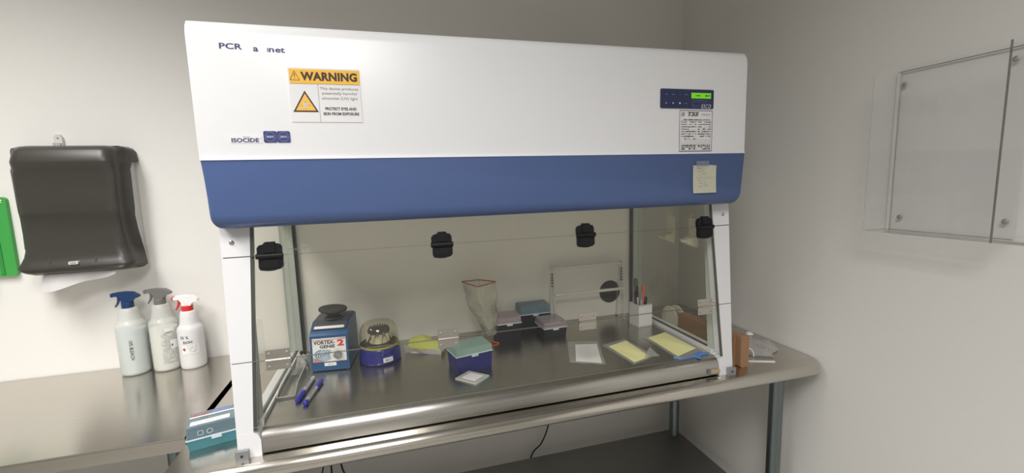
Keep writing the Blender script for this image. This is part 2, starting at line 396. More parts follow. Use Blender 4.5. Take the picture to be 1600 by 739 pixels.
for s in (0, 1):
    def X(v): return v if s == 0 else CW-v
    bm = B()
    def seg(z0, z1, x0=0.004, dx=0, dy=0):
        a, b = ypost(z0)+dy, ypost(z1)+dy
        bot = [(X(x0), a, z0), (X(inner(z0)-dx), a, z0), (X(inner(z0)-dx), a+0.034, z0), (X(x0), a+0.034, z0)]
        top = [(X(x0), b, z1), (X(inner(z1)-dx), b, z1), (X(inner(z1)-dx), b+0.034, z1), (X(x0), b+0.034, z1)]
        hexa(bm, bot, top)
    seg(0.055, 0.2135); seg(0.2160, 0.4490); seg(0.4515, ZB+0.014)
    # foot block with quarter-round corner next to the tray
    f = [(0.004, 0.0), (0.052, 0.0), (0.052, 0.036), (0.047, 0.048), (0.0375, 0.055), (0.004, 0.055)]
    hexa(bm, [(X(x), ypost(z)-0.0002, z) for x, z in f], [(X(x), 0.052, z) for x, z in f])
    post = part('front_post', bm, M['white'], cab, bev=0.0018)
    bm = B(); hexa(bm, [(X(0.006), ypost(.06)+.003, .06), (X(inner(.06)-.003), ypost(.06)+.003, .06), (X(inner(.06)-.003), ypost(.06)+.03, .06), (X(.006), ypost(.06)+.03, .06)],
                   [(X(0.006), ypost(.51)+.003, .51), (X(inner(.51)-.003), ypost(.51)+.003, .51), (X(inner(.51)-.003), ypost(.51)+.03, .51), (X(.006), ypost(.51)+.03, .51)])
    part('post_core', bm, M['grey'], post)
    bm = B()
    hexa(bm, [(X(inner(.058)+.0003), ypost(.058)+.001, .058), (X(inner(.058)+.0065), ypost(.058)+.001, .058), (X(inner(.058)+.0065), ypost(.058)+.004, .058), (X(inner(.058)+.0003), ypost(.058)+.004, .058)],
         [(X(inner(.53)+.0003), ypost(.53)+.001, .53), (X(inner(.53)+.0065), ypost(.53)+.001, .53), (X(inner(.53)+.0065), ypost(.53)+.004, .53), (X(inner(.53)+.0003), ypost(.53)+.004, .53)])
    part('gasket', bm, M['gasket'], post)
    bm = hexa(B(), [(X(.030), ypost(.068)+.0385, .0665), (X(.0445), ypost(.068)+.0385, .0665), (X(.0445), ypost(.068)+.058, .0665), (X(.030), ypost(.068)+.058, .0665)],
         [(X(.030), ypost(.53)+.0385, .5295), (X(.0445), ypost(.53)+.0385, .5295), (X(.0445), ypost(.53)+.058, .5295), (X(.030), ypost(.53)+.058, .5295)])
    part('pane_profile', bm, M['palegrey'], post)
    bm = B(); lathe(bm, [(0.0, 0), (0.0052, 0.0), (0.0052, 0.0012), (0.0035, 0.003), (0.0, 0.003)], n=16, cap=False)
    bmesh.ops.rotate(bm, verts=bm.verts, cent=(0, 0, 0), matrix=Matrix.Rotation(math.radians(90), 3, 'X'))
    part('screw', bm, M['hinge'], post, (X(0.026), ypost(0.483), 0.483))
    # zinc foot bracket
    bm = bx(-0.013, 0.013, -0.006, 0.0025, 0.002, 0.024) if False else B()
    box(bm, -0.013, 0.013, -0.007, 0.003, 0.0, 0.022)
    br = part('foot_bracket', bm, M['bracket'], cab, (X(0.0145), 0.0065, 0.0), bev=0.0015)
    bm = B(); lathe(bm, [(0.003, 0), (0.003, 0.001), (0.0012, 0.0016)], n=12)
    bmesh.ops.rotate(bm, verts=bm.verts, cent=(0, 0, 0), matrix=Matrix.Rotation(math.radians(90), 3, 'X'))
    part('screw', bm, M['inkb'], br, (0, -0.007, 0.011))
    # base rail with glass channel, side pane, back post
    bm = B(); r0, r1 = sorted((X(0.014), X(0.050))); box(bm, r0, r1, 0.0525, 0.50, 0.0, 0.066)
    rail = part('base_rail', bm, M['white'], cab, bev=0.002)
    r0, r1 = sorted((X(0.0360), X(0.0445))); part('glass_channel', bx(r0, r1, 0.078, 0.484, 0.0662, 0.069), M['gasket'], rail)
    r0, r1 = sorted((X(0.0380), X(0.0425)))
    bm = B(); hexa(bm, [(r0, 0.074, 0.0695), (r1, 0.074, 0.0695), (r1, 0.484, 0.0695), (r0, 0.484, 0.0695)], [(r0, 0.109, 0.529), (r1, 0.109, 0.529), (r1, 0.484, 0.529), (r0, 0.484, 0.529)])
    bm.faces.ensure_lookup_table()
    for f in bm.faces:
        if abs(f.normal.x) < 0.5: pass
    part('side_pane', bm, M['sglass'], cab, smooth=0)
    r0, r1 = sorted((X(0.020), X(0.058))); bp = part('back_post', bx(r0, r1, 0.4845, 0.5025, 0.0665, 0.5298), M['palegrey'], cab, bev=0.001)
    r0, r1 = sorted((X(0.0583), X(0.0665))); part('gasket', bx(r0, r1, 0.492, 0.5025, 0.0585, 0.5298), M['gasket'], bp)
bkp = part('back_panel', bx(0.02, CW-0.02, 0.503, 0.512, 0.0, 0.5295), M['backp'], cab)
bm = B(); lathe(bm, [(0.0445, 0), (0.0445, 0.002), (0.042, 0.003)], n=40)
bmesh.ops.rotate(bm, verts=bm.verts, cent=(0, 0, 0), matrix=Matrix.Rotation(math.radians(90), 3, 'X'))
part('grommet', bm, M['disc'], bkp, (1.186, 0.5029, 0.152))
# stainless tray
def tray_z(y): return 0.055 if y > 0.042 else 0.025+math.sqrt(max(0, 0.03**2-(0.042-y)**2))
bm = B(); pr = [(0.5025, 0.004), (0.012, 0.004), (0.012, 0.025)]
for i in range(1, 9):
    a = math.radians(180-90*i/8); pr.append((0.042+0.03*math.cos(a), 0.025+0.03*math.sin(a)))
pr.append((0.5025, 0.055))
prism(bm, pr, 'x', 0.0525, CW-0.0525)
tray = part('work_tray', bm, M['tray'], cab, smooth=50)
part('clip', bx(1.255, 1.286, 0.005, 0.0118, 0.012, 0.022), M['tan'], tray, bev=0.001)
part('clip_jaw', bx(1.247, 1.2545, 0.007, 0.0118, 0.010, 0.024), M['grey'], tray, bev=0.001)
# three sash panes
def sash(z0, z1, name='sash_pane'):
    x0a, x1a = inner(z0)+0.001, CW-inner(z0)-0.001; x0b, x1b = inner(z1)+0.001, CW-inner(z1)-0.001
    ya, yb = ypost(z0)-0.0035, ypost(z1)-0.0035; h = 0.0035
    bm = hexa(B(), [(x0a, ya, z0), (x1a, ya, z0), (x1a, ya+h, z0), (x0a, ya+h, z0)], [(x0b, yb, z1), (x1b, yb, z1), (x1b, yb+h, z1), (x0b, yb+h, z1)])
    bm.normal_update()
    for f in bm.faces:
        if abs(f.normal.z) > 0.7: f.material_index = 1
    return part(name, bm, [M['glass'], M['gedge']], cab, smooth=0)
sash(0.066, 0.2142); sash(0.2157, 0.4492); top = sash(0.4508, 0.534)
pr_ = Print(lambda u, v, h: (u, ypost(v)-0.0037-h, v))
pr_.scrib(M['inkg'], 0.138, 0.178, 0.4622, 0.0018, 3, 0.8); pr_.scrib(M['inkg'], 0.140, 0.176, 0.4585, 0.0015, 4, 0.8); pr_.done('pane_marking', top)
# black hinges
def black_hinge(x):
    z0, lean = 0.4500, math.atan(0.039/ZB)
    o = [(-.020, -.031), (-.006, -.0335), (.006, -.0335), (.020, -.030), (.025, -.025), (.0255, -.004), (.0235, 0), (.0245, .010), (.0245, .018), (.021, .025), (.011, .0275), (.011, .031), (-.008, .031), (-.008, .0275), (-.020, .024), (-.0245, .018), (-.0245, .004), (-.0225, -.004), (-.023, -.025)]
    bm = B(); prism(bm, o, 'y', -0.011, 0.0)
    h = part('pane_hinge', bm, M['black'], cab, (x, ypost(z0)-0.0037, z0), (-lean*1.0, 0, 0), bev=0.003, seg=3)
    bm = B(); tube(bm, [(-0.0265, -0.0115, 0.0), (0.027, -0.0115, 0.0)], 0.0062, 14); part('knuckle', bm, M['black'], h, bev=0.001)
    bm = B(); box(bm, -0.010, 0.012, -0.0135, -0.0112, 0.0075, 0.0295); part('clip', bm, M['black'], h, bev=0.001)
    bm = B(); box(bm, -0.019, 0.019, -0.0125, -0.0112, -0.026, -0.008); part('leaf_cover', bm, M['black'], h, bev=0.001)
for x in (0.102, 0.481, 0.863, 1.240): black_hinge(x)
def steel_hinge(x):
    z0 = 0.2150; lean = math.atan(0.039/ZB)
    bm = B()
    box(bm, -0.0255, 0.0255, -0.0018, 0, 0.002, 0.0235); box(bm, -0.0255, 0.0255, -0.0018, 0, -0.0225, -0.002)
    h = part('pane_hinge', bm, M['hinge'], cab, (x, ypost(z0)-0.0038, z0), (-lean, 0, 0), bev=0.0006)
    part('knuckle', tube(B(), [(-0.0255, -0.0022, 0), (0.0255, -0.0022, 0)], 0.0028, 12), M['hinge'], h)
    for a in (-.0185, .0185):
        for c in (-.0145, .0150):
            bm = B(); lathe(bm, [(0.0032, 0), (0.0032, 0.0007), (0.0016, 0.0016)], n=12)
            bmesh.ops.rotate(bm, verts=bm.verts, cent=(0, 0, 0), matrix=Matrix.Rotation(math.radians(90), 3, 'X'))
            part('screw', bm, M['bracket'], h, (a, -0.0019, c))
for x in (0.101, 0.4845, 0.862, 1.240): steel_hinge(x)
# cabinet lettering and badges (front of the shell, y = 0)
fr = lambda u, v, h: (u, -h, v)
p = Print(fr)
p.text(M['ink'], 'PCR', 0.0775, 0.8835, 0.041, 0.0115, bold=0.025, h=1)
p.text(M['ink'], 'a', 0.122, 0.8795, 0.0095, 0.0085, bold=0.025, h=1)
p.rect(M['ink'], 0.143, 0.8755, 0.1448, 0.8835)
p.text(M['ink'], 'n', 0.1510, 0.8793, 0.010, 0.0080, bold=0.025, h=1).text(M['ink'], 'et', 0.1670, 0.8800, 0.018, 0.0100, bold=0.025, h=1)
p.done('model_lettering', cab)
bd = part('badge_strip', bx(0.0585, 0.1175, -0.0006, -0.0001, 0.6925, 0.7085), M['paper'], cab)
p = Print(lambda u, v, h: (u, -0.0006-h, v))
p.text(M['ink'], 'ISOCIDE', 0.0865, 0.6985, 0.0505, 0.0085, bold=0.03).scrib(M['inkg'], 0.076, 0.096, 0.7050, 0.0014, 2).text(M['ink'], 'TM', 0.1145, 0.7015, 0.0035, 0.0014)
p.done('lettering', bd)
for k in range(2):
    x = 0.1335+0.0255*k
    bm = B(); prism(bm, rrect(x-0.0125, x+0.0125, 0.6935, 0.7170, 0.003), 'y', -0.0012, -0.0001)
    b2 = part('blue_badge', bm, M['ink'], cab)
    p = Print(lambda u, v, h: (u, -0.0012-h, v))
    c = circ(x, 0.7052, 0.0098, 28); p.line(M['inkl'], c+c[:1], 0.0008)
    c = circ(x, 0.7052, 0.0078, 28); p.line(M['inkl'], c+c[:1], 0.0004)
    p.scrib(M['inkw'], x-0.0062, x+0.0062, 0.7064, 0.0014, 5+k, 1).scrib(M['inkw'], x-0.0062, x+0.0062, 0.7040, 0.0014, 8+k, 1)
    p.done('lettering', b2)
# control panel
bm = B(); prism(bm, rrect(1.065, 1.2305, 0.778, 0.828, 0.004), 'y', -0.0022, -0.0001)
cp = part('control_panel', bm, M['navy'], cab, bev=0.0008)
part('display', bx(1.1590, 1.2210, -0.0030, -0.0023, 0.8045, 0.8190), M['lcd'], cp)
def pm(x, y): return 1.065+(x-55)*(0.1655/(527-55)), 0.828-(y-112)*(0.050/(288-112))      # from the enlarged view
p = Print(lambda u, v, h: (u, -0.0024-h, v))
for x, y in ((105, 162), (163, 162), (222, 165), (278, 162)): a, b = pm(x, y); p.rect(M['inkl'], a-.004 if x != 222 else a-.0015, b-.0008, a+.004 if x != 222 else a+.0015, b+.0008)
for x, y, w in ((103, 241, .0014), (163, 241, .0018), (222, 241, .0024)): a, b = pm(x, y); p.poly(M['inkw'], circ(a, b, w, 10))
a, b = pm(276, 243); p.rect(M['inkl'], a-.005, b-.0007, a+.005, b+.0007)
for y, x0, x1, sd in ((208, 322, 497, 1), (217, 322, 497, 2), (232, 322, 497, 3), (252, 322, 405, 4), (262, 322, 405, 5), (272, 322, 405, 6)):
    a, b = pm(x0, y); a2, _ = pm(x1, y); p.scrib(M['inkl'], a, a2, b, 0.0011, sd, 0.8)
a, b = pm(458, 266); p.text(M['inkw'], 'ESCO', a, b, 0.031, 0.0105, shear=0.25, spacing=1.15)
p.done('lettering', cp)
p = Print(lambda u, v, h: (u, -0.0031-h, v)); p.scrib(M['dgreen'], 1.172, 1.186, 0.8117, 0.004, 4, 1).scrib(M['dgreen'], 1.202, 1.218, 0.8117, 0.004, 5, 1); p.done('readout', cp)
# ------------------------------------------------------------------ labels stuck on the cabinet
t = thing('warning_sign', 'yellow and white ultraviolet light warning sign stuck on the white hood', 'sign', (0.2485, -0.0002, 0.7915))
# the sign's corners follow the photograph: slightly rotated sheet
t.rotation_euler = (0, math.radians(0.0), 0)
part('sheet', bx(-0.071, 0.070, -0.0010, 0, -0.0555, 0.0555), M['paper'], t)
p = Print(lambda u, v, h: (u, -0.0010-h, v))
ub = lambda x: -0.071+0.141*(x-85)/(835-85)
vb = lambda y: 0.0555-0.111*(y-95)/(645-95)
p.rect(M['amber'], -0.0685, 0.0235, 0.0700, 0.0525)
p.text(M['brown'], 'WARNING', 0.0090, 0.0385, 0.112, 0.0180, bold=0.045, spacing=1.05)
tri = lambda cx, y0, w, hh: [(cx-w/2, y0), (cx+w/2, y0), (cx, y0+hh)]
a = tri(-0.0585, 0.0300, 0.0185, 0.0180); p.line(M['brown'], a+a[:1], 0.0010, 2); p.rect(M['brown'], -0.0592, 0.0365, -0.0578, 0.0435, 2).rect(M['brown'], -0.0592, 0.0330, -0.0578, 0.0348, 2)
p.rect(M['inkg'], -0.0685, 0.0228, 0.0700, 0.0234, 2).rect(M['inkg'], -0.0150, -0.0555, -0.0144, 0.0228, 2)
p.poly(M['brown'], tri(-0.0415, -0.0350, 0.0500, 0.0440), 1).poly(M['amber2'], tri(-0.0415, -0.0318, 0.0395, 0.0347), 2)
for k in range(8):
    an = k*math.pi/4; c_, s_ = math.cos(an), math.sin(an)
    p.line(M['paper'], [(-0.0415+c_*0.002, -0.0212+s_*0.002), (-0.0415+c_*0.0055, -0.0212+s_*0.0055)], 0.0016, 3)
    if k % 2 == 0: p.line(M['brown'], [(-0.0415+c_*0.0055, -0.0212+s_*0.0055), (-0.0415+c_*0.0080, -0.0212+s_*0.0080)], 0.0008, 3)
p.poly(M['paper'], circ(-0.0415, -0.0212, 0.0028, 14), 3)
p.text(M['inkg'], 'This device produces', 0.0272, 0.0135, 0.0765, 0.0072).text(M['inkg'], 'potentially harmful', 0.0272, 0.0038, 0.0690, 0.0072).text(M['inkg'], 'ultraviolet (UV) light', 0.0272, -0.0065, 0.0720, 0.0072)
p.text(M['inkb'], 'PROTECT EYES AND', 0.0280, -0.0275, 0.0630, 0.0062, bold=0.03).text(M['inkb'], 'SKIN FROM EXPOSURE', 0.0280, -0.0380, 0.0720, 0.0062, bold=0.03)
p.done('printing', t)
t = thing('certification_label', 'white form label with dark border under the control panel', 'label', (1.1765, -0.0002, 0.7195))
part('sheet', bx(-0.0525, 0.0525, -0.0008, 0, -0.0550, 0.0540), M['paper'], t)
p = Print(lambda u, v, h: (u, -0.0008-h, v))
fx = lambda x: -0.0525+0.105*(x-222)/(512-222)
fy = lambda y: 0.0540-0.109*(y-303)/(663-303)
def frame(x0, y0, x1, y1, w, m, h=2):
    p.line(m, [(x0, y0), (x1, y0), (x1, y1), (x0, y1), (x0, y0)], w, h)
frame(-0.0517, -0.0542, 0.0517, 0.0532, 0.0014, M['ink'])
for k in range(4): p.poly(M['inkb'], [(fx(236+8*k), fy(356)), (fx(239.5+8*k), fy(356)), (fx(246.5+8*k), fy(320)), (fx(243+8*k), fy(320))], 2)
p.text(M['inkb'], 'TSS', fx(342), fy(334), 0.036, 0.0100, shear=0.25, bold=0.03)
p.scrib(M['inkg'], fx(408), fx(495), fy(334), 0.0013, 1, 1).scrib(M['inkg'], fx(415), fx(490), fy(345), 0.0013, 2, 1).scrib(M['inkg'], fx(300), fx(380), fy(352), 0.0010, 3, 1)
p.scrib(M['inkb'], fx(255), fx(487), fy(384), 0.0028, 4, 1)
frame(fx(238), fy(590), fx(497), fy(394), 0.0005, M['inkb']); frame(fx(238), fy(652), fx(497), fy(604), 0.0005, M['inkb'])
for i, y in enumerate((405, 425, 445, 466, 487, 508, 529, 551, 610, 624, 640)):
    p.scrib(M['inkb'], fx(244), fx(370), fy(y), 0.0026 if i < 8 else 0.0034, 10+i, .8)
    if i != 7: p.scrib(M['inkb'], fx(385), fx(495), fy(y), 0.0026 if i < 8 else 0.0034, 30+i, .8)
for y in (450, 471, 492, 513, 534, 556, 566, 576): p.rect(M['inkg'], fx(262), fy(y)-.0002, fx(492), fy(y)+.0002, 1)
for i, (y, x0, x1) in enumerate(((487, 275, 320), (508, 260, 350), (529, 275, 360), (551, 285, 320), (466, 420, 460), (487, 415, 470), (508, 415, 475), (529, 420, 500), (624, 300, 340), (640, 310, 380), (624, 420, 495))):
    p.hand(M['inkb'], fx(x0), fx(x1), fy(y-2), 0.003, 50+i, 0.0005, 3)
p.done('printing', t)
t = thing('sticky_note', 'pale yellow handwritten note taped on the blue panel', 'note', (1.2035, -0.0052, 0.5875))
f = lambda u, v: (-0.0375+0.075*u+0.0015*v*(1-v), -0.0012-0.006*max(0, v-.85)*max(0, u-.6)*4-0.003*(1-v)**3, -0.0365+0.076*v-0.004*max(0, u-.8)*max(0, v-.8)*10)
bm = B()
G = [[bm.verts.new(f(i/10, j/10)) for j in range(11)] for i in range(11)]
for i in range(10):
    for j in range(10): bm.faces.new((G[i][j], G[i+1][j], G[i+1][j+1], G[i][j+1]))
ex = bmesh.ops.solidify(bm, geom=bm.faces[:], thickness=0.0003)
sn = part('sheet', bm, M['note'], t)
p = Print(lambda u, v, h: (u, -0.0022-h-0.003*max(0, (0.0395-v)/0.076-0.0)**3 if v < 0.03 else -0.0022-h, v))
ux = lambda x: -0.0375+0.075*(x-208)/(670-208); vy = lambda y: 0.0395-0.076*(y-100)/(635-100)
for i, (x0, x1, y) in enumerate(((290, 385, 160), (300, 345, 222), (375, 415, 212), (310, 350, 285), (380, 465, 262), (305, 360, 390), (325, 400, 445), (430, 465, 435), (330, 385, 510), (425, 505, 488))):
    p.hand(M['inkg'], ux(x0), ux(x1), vy(y), 0.0035, 70+i, 0.0006)
p.rect(M['inkg'], ux(260), vy(346), ux(640), vy(343)); p.done('handwriting', t)
part('tape_strip', bx(-0.027, 0.014, -0.0018, -0.0002, 0.0370, 0.0510), M['tape'], t)
# ------------------------------------------------------------------ paper towel dispenser on the back wall
D = thing('paper_towel_dispenser', 'smoky black paper towel dispenser on the back wall at left', 'towel dispenser', (-0.587, YW, 0.55))
bm = B(); prism(bm, rrect(-0.142, 0.142, -0.180, 0.185, 0.02), 'y', -0.0545, -0.0005)
part('back_housing', bm, M['dwhite'], D, bev=0.004)
secs = [  # z, half width, front depth, back depth
 (0.199, 0.102, -0.062, -0.030), (0.1975, 0.114, -0.078, -0.014), (0.192, 0.123, -0.090, -0.006), (0.182, 0.129, -0.099, -0.004), (0.150, 0.132, -0.110, -0.004), (0.1455, 0.132, -0.110, -0.045), (0.125, 0.131, -0.107, -0.055), (0.112, 0.131, -0.102, -0.055), (0.05, 0.130, -0.104, -0.0555),
 (0.0, 0.129, -0.106, -0.0555), (-0.010, 0.128, -0.104, -0.0555), (-0.022, 0.127, -0.096, -0.0555), (-0.07, 0.129, -0.096, -0.052), (-0.115, 0.134, -0.101, -0.048), (-0.14, 0.140, -0.103, -0.040), (-0.158, 0.147, -0.108, -0.036),
 (-0.170, 0.151, -0.116, -0.034), (-0.178, 0.149, -0.117, -0.032), (-0.188, 0.140, -0.108, -0.03), (-0.196, 0.125, -0.090, -0.04)]
bm = B(); rings = []
for z, hw, yf, yk in secs:
    r = 0.034 if abs(yf-yk) > .05 else abs(yf-yk)*0.45; ring = []
    for (cx, cy, a0) in ((hw-r, yf+r, -90), ):
        ring += [(cx+r*math.cos(math.radians(a0+90*i/6)), cy+r*math.sin(math.radians(a0+90*i/6))) for i in range(7)]
    hb = max(0.148, min(0.155, hw+0.022)) if z < 0.18 else hw+0.022
    ym = min(-0.0575, yk-0.002); hm = max(hw+0.003, min(hb-0.002, 0.1445)) if abs(yf+r-ym) > .001 else hb-0.002
    ym = max(ym, yf+r+0.0008); ym = min(ym, yk-0.0008)
    ring += [(hm, ym), (hb, yk), (-hb, yk), (-hm, ym)]
    ring += [(-hw+r+r*math.cos(math.radians(180+90*i/6)), yf+r+r*math.sin(math.radians(180+90*i/6))) for i in range(7)]
    rings.append([bm.verts.new((x, y, z)) for x, y in ring])
n = len(rings[0])
for A, C in zip(rings, rings[1:]):
    for i in range(n): bm.faces.new((A[i], A[(i+1) % n], C[(i+1) % n], C[i]))
bm.faces.new(rings[0]); bm.faces.new(rings[-1][::-1])
cv = part('cover', bm, M['smoke'], D, smooth=60)
for x in (-0.062, -0.005, 0.055):
    bm = B(); hexa(bm, [(x-.004, -0.117, -0.178), (x+.004, -0.117, -0.178), (x+.004, -0.100, -0.178), (x-.004, -0.100, -0.178)], [(x-.002, -0.1035, -0.142), (x+.002, -0.1035, -0.142), (x+.002, -0.098, -0.142), (x-.002, -0.098, -0.142)])
    part('grip_rib', bm, M['smoke'], cv, bev=0.001)
bm = B(); prism(bm, rrect(-0.012, 0.012, -0.165, -0.156, 0.002), 'y', -0.118, -0.105)
bg = part('logo_badge', bm, M['dwhite'], cv, (0.002, -0.0, 0.0))
p = Print(lambda u, v, h: (u, -0.1182-h, v)); p.text(M['inkg'], 'TORK', 0.0, -0.1605, 0.017, 0.005, bold=.02); p.done('lettering', bg)
# key tab above the dispenser
bm = B(); prism(bm, [(-.0105, -.012), (.0105, -.012), (.0105, .022), (.005, .031), (-.005, .031), (-.0105, .022)], 'y', -0.010, -0.0005)
kt = part('key_tab', bm, M['dwhite'], D, (-0.050, 0, 0.208), bev=0.001)
for k in range(4): part('tooth', bx(-.0095+.005*k, -.006+.005*k, -.022, -.010, -0.0075, 0.004), M['dwhite'], kt)
bm = B(); prism(bm, circ(0, 0.019, 0.0025, 12), 'y', -0.0105, -0.010); part('hole', bm, M['grey'], kt)
# paper towel hanging out
bm = B()
f = lambda u, v: (-0.045+0.180*u-0.025*v*(0.5-u), -0.085-0.010*math.sin(u*7)*v-0.012*v, -0.188-0.006*math.sin(u*3.2)-(0.060-0.046*u)*v-0.004*math.sin(u*9)*v)
G = [[bm.verts.new(f(i/16, j/6)) for j in range(7)] for i in range(17)]
for i in range(16):
    for j in range(6): bm.faces.new((G[i][j], G[i+1][j], G[i+1][j+1], G[i][j+1]))
bmesh.ops.solidify(bm, geom=bm.faces[:], thickness=0.0008)
o = part('paper_towel', bm, M['tissue'], None, (-0.635, YW, 0.55)); tag(o, 'white paper towel hanging from the bottom of the black dispenser', 'paper towel')
# green holder
G_ = thing('wall_holder', 'green plastic wall holder partly behind the black dispenser, at left edge', 'wall holder', (-0.876, YW, 0.472))
bm = B(); prism(bm, rrect(-0.082, 0.084, -0.125, 0.125, 0.012), 'y', -0.014, -0.0005); part('back_plate', bm, M['green'], G_, bev=0.002)
bm = B()
for x in (0.050, 0.026): prism(bm, [(x-.0045, -0.118), (x+.0045, -0.118), (x+.0035, .090), (x-.0055, .118)], 'y', -0.0165, -0.0142)
part('channel', bm, M['dgreen'], G_)
bm = B(); prism(bm, rrect(-0.075, 0.018, -0.115, 0.112, 0.01), 'y', -0.050, -0.0142); part('front_pocket', bm, M['green'], G_, bev=0.004)
bm = B(); lathe(bm, [(0.0055, 0), (0.0055, 0.001), (0.003, 0.003)], n=16)
bmesh.ops.rotate(bm, verts=bm.verts, cent=(0, 0, 0), matrix=Matrix.Rotation(math.radians(90), 3, 'X'))
part('screw', bm, M['hinge'], G_, (0.071, -0.0142, 0.112))
# ------------------------------------------------------------------ spray bottles
def bottle(loc, r, hs, hn, ht, rz, label, mbody, mhead, mtrig, mcol, liq, name='spray_bottle'):
    t = thing(name, label, 'spray bottle', loc, rz, 'spray bottles on the left table')
    bm = B(); lathe(bm, [(r*.90, 0.0003), (r*.98, 0.004), (r, 0.012), (r, hs-.012), (r*.985, hs-.004), (r*.92, hs+.003), (r*.80, hs+.008), (r*.74, hs+.014), (r*.68, hs+.03), (r*.60, hn-.004), (r*.52, hn)], n=40)
    body = part('bottle_body', bm, mbody, t, smooth=60)
    if liq:
        m_, lv = liq; bm = B(); lathe(bm, [(r*.88, 0.004), (r*.96, 0.012), (r*.965, lv)], n=32); part('liquid', bm, m_, t, smooth=60)
    bm = B(); lathe(bm, [(0.0165, hn-.001), (0.0165, hn+.016), (0.014, hn+.018)], n=28); part('collar', bm, mcol, t)
    z = hn+0.018
    pf = [(-0.034, z+.022), (-0.036, z+.029), (-0.030, z+.034), (-0.005, z+.035), (0.018, z+.032), (0.034, z+.020), (0.034, z+.014), (0.018, z+.009), (0.013, z-.001), (-0.012, z-.001), (-0.013, z+.012), (-0.020, z+.022)]
    bm = B(); prism(bm, pf, 'y', -0.0105, 0.0105); hd = part('spray_head', bm, mhead, t, bev=0.003, seg=3)
    bm = B(); prism(bm, [(-0.041, z+.021), (-0.0355, z+.020), (-0.0355, z+.033), (-0.041, z+.032)], 'y', -0.007, 0.007); part('nozzle', bm, mtrig, t, bev=0.001)
    bm = B(); pts = spline([(-0.0215, 0, z+.022), (-0.0225, 0, z+.010), (-0.027, 0, z-.003), (-0.034, 0, z-.014)], 4)
    tube(bm, pts, [0.0055-0.00025*i for i in range(len(pts))], 8); part('trigger', bm, mtrig, t)
    return t, (lambda R: (lambda u, v, h: ((R+h)*math.sin(u/R), -(R+h)*math.cos(u/R), v)))(r+0.0004)
PI = math.pi
rzc = math.radians(-27)
t, cm = bottle((-0.489, 0.660, 0), 0.0405, 0.172, 0.224, 0, 0, 'blue-topped spray bottle with handwriting down its front, leftmost of the three', M['hdpe'], M['tblue'], M['tblue'], M['tblue'], (M['liq'], 0.152))
p = Print(cm, True); p.text(M['inkb'], '10% BLEACH', 0.013, 0.088, 0.066, 0.0095, rot=-PI/2, shear=0.15); p.done('handwriting', t)
t, cm = bottle((-0.400, 0.664, 0), 0.0395, 0.168, 0.226, 0, 0, 'grey-topped spray bottle with printed text, middle of the three', M['hdpe'], M['tgrey'], M['tgrey'], M['tgrey'], (M['liq2'], 0.145))
p = Print(cm, True)
for i in range(15): p.scrib(M['inkg'], 0.006+0.001*(i % 2), 0.046, 0.125-0.0068*i, 0.0018, i, .8)
p.rect(M['paper'], 0.018, 0.136, 0.046, 0.148, 1).hand(M['inkb'], 0.014, 0.044, 0.132, 0.006, 9, 0.0009); p.rect(M['paper'], 0.030, 0.075, 0.052, 0.105, 3).poly(M['ink'], [(0.031, .088), (.036, .094), (.036, .082)], 4)
p.done('printed_label', t)
t, cm = bottle((-0.3200, 0.655, 0), 0.0375, 0.140, 0.197, 0, 0, 'white and red topped spray bottle marked 70%, rightmost of the three', M['hdpe2'], M['twhite'], M['red'], M['red'], (M['liq2'], 0.118))
p = Print(cm, True)
p.text(M['inkb'], '70 %', -0.006, 0.112, 0.026, 0.010, shear=0.2).text(M['inkb'], 'EtOH', 0.003, 0.096, 0.026, 0.009, shear=0.1, bold=.01)
p.rect(M['paper'], -0.016, 0.055, 0.034, 0.086, 1)
for c, dx, dy in ((M['pred'], 0, .003), (M['ink'], -.003, 0), (M['amber'], .003, 0), (M['inkb'], 0, -.003)): p.poly(c, [(-.008+dx-.003, .072+dy), (-.008+dx, .072+dy-.003), (-.008+dx+.003, .072+dy), (-.008+dx, .072+dy+.003)], 2)
for i in range(6): p.scrib(M['inkg'], 0.001, 0.031, 0.082-0.0040*i, 0.0013, i+20, .8)
p.hand(M['inkb'], 0.015, 0.026, 0.062, 0.003, 3, 0.0006)
p.done('printed_label', t)
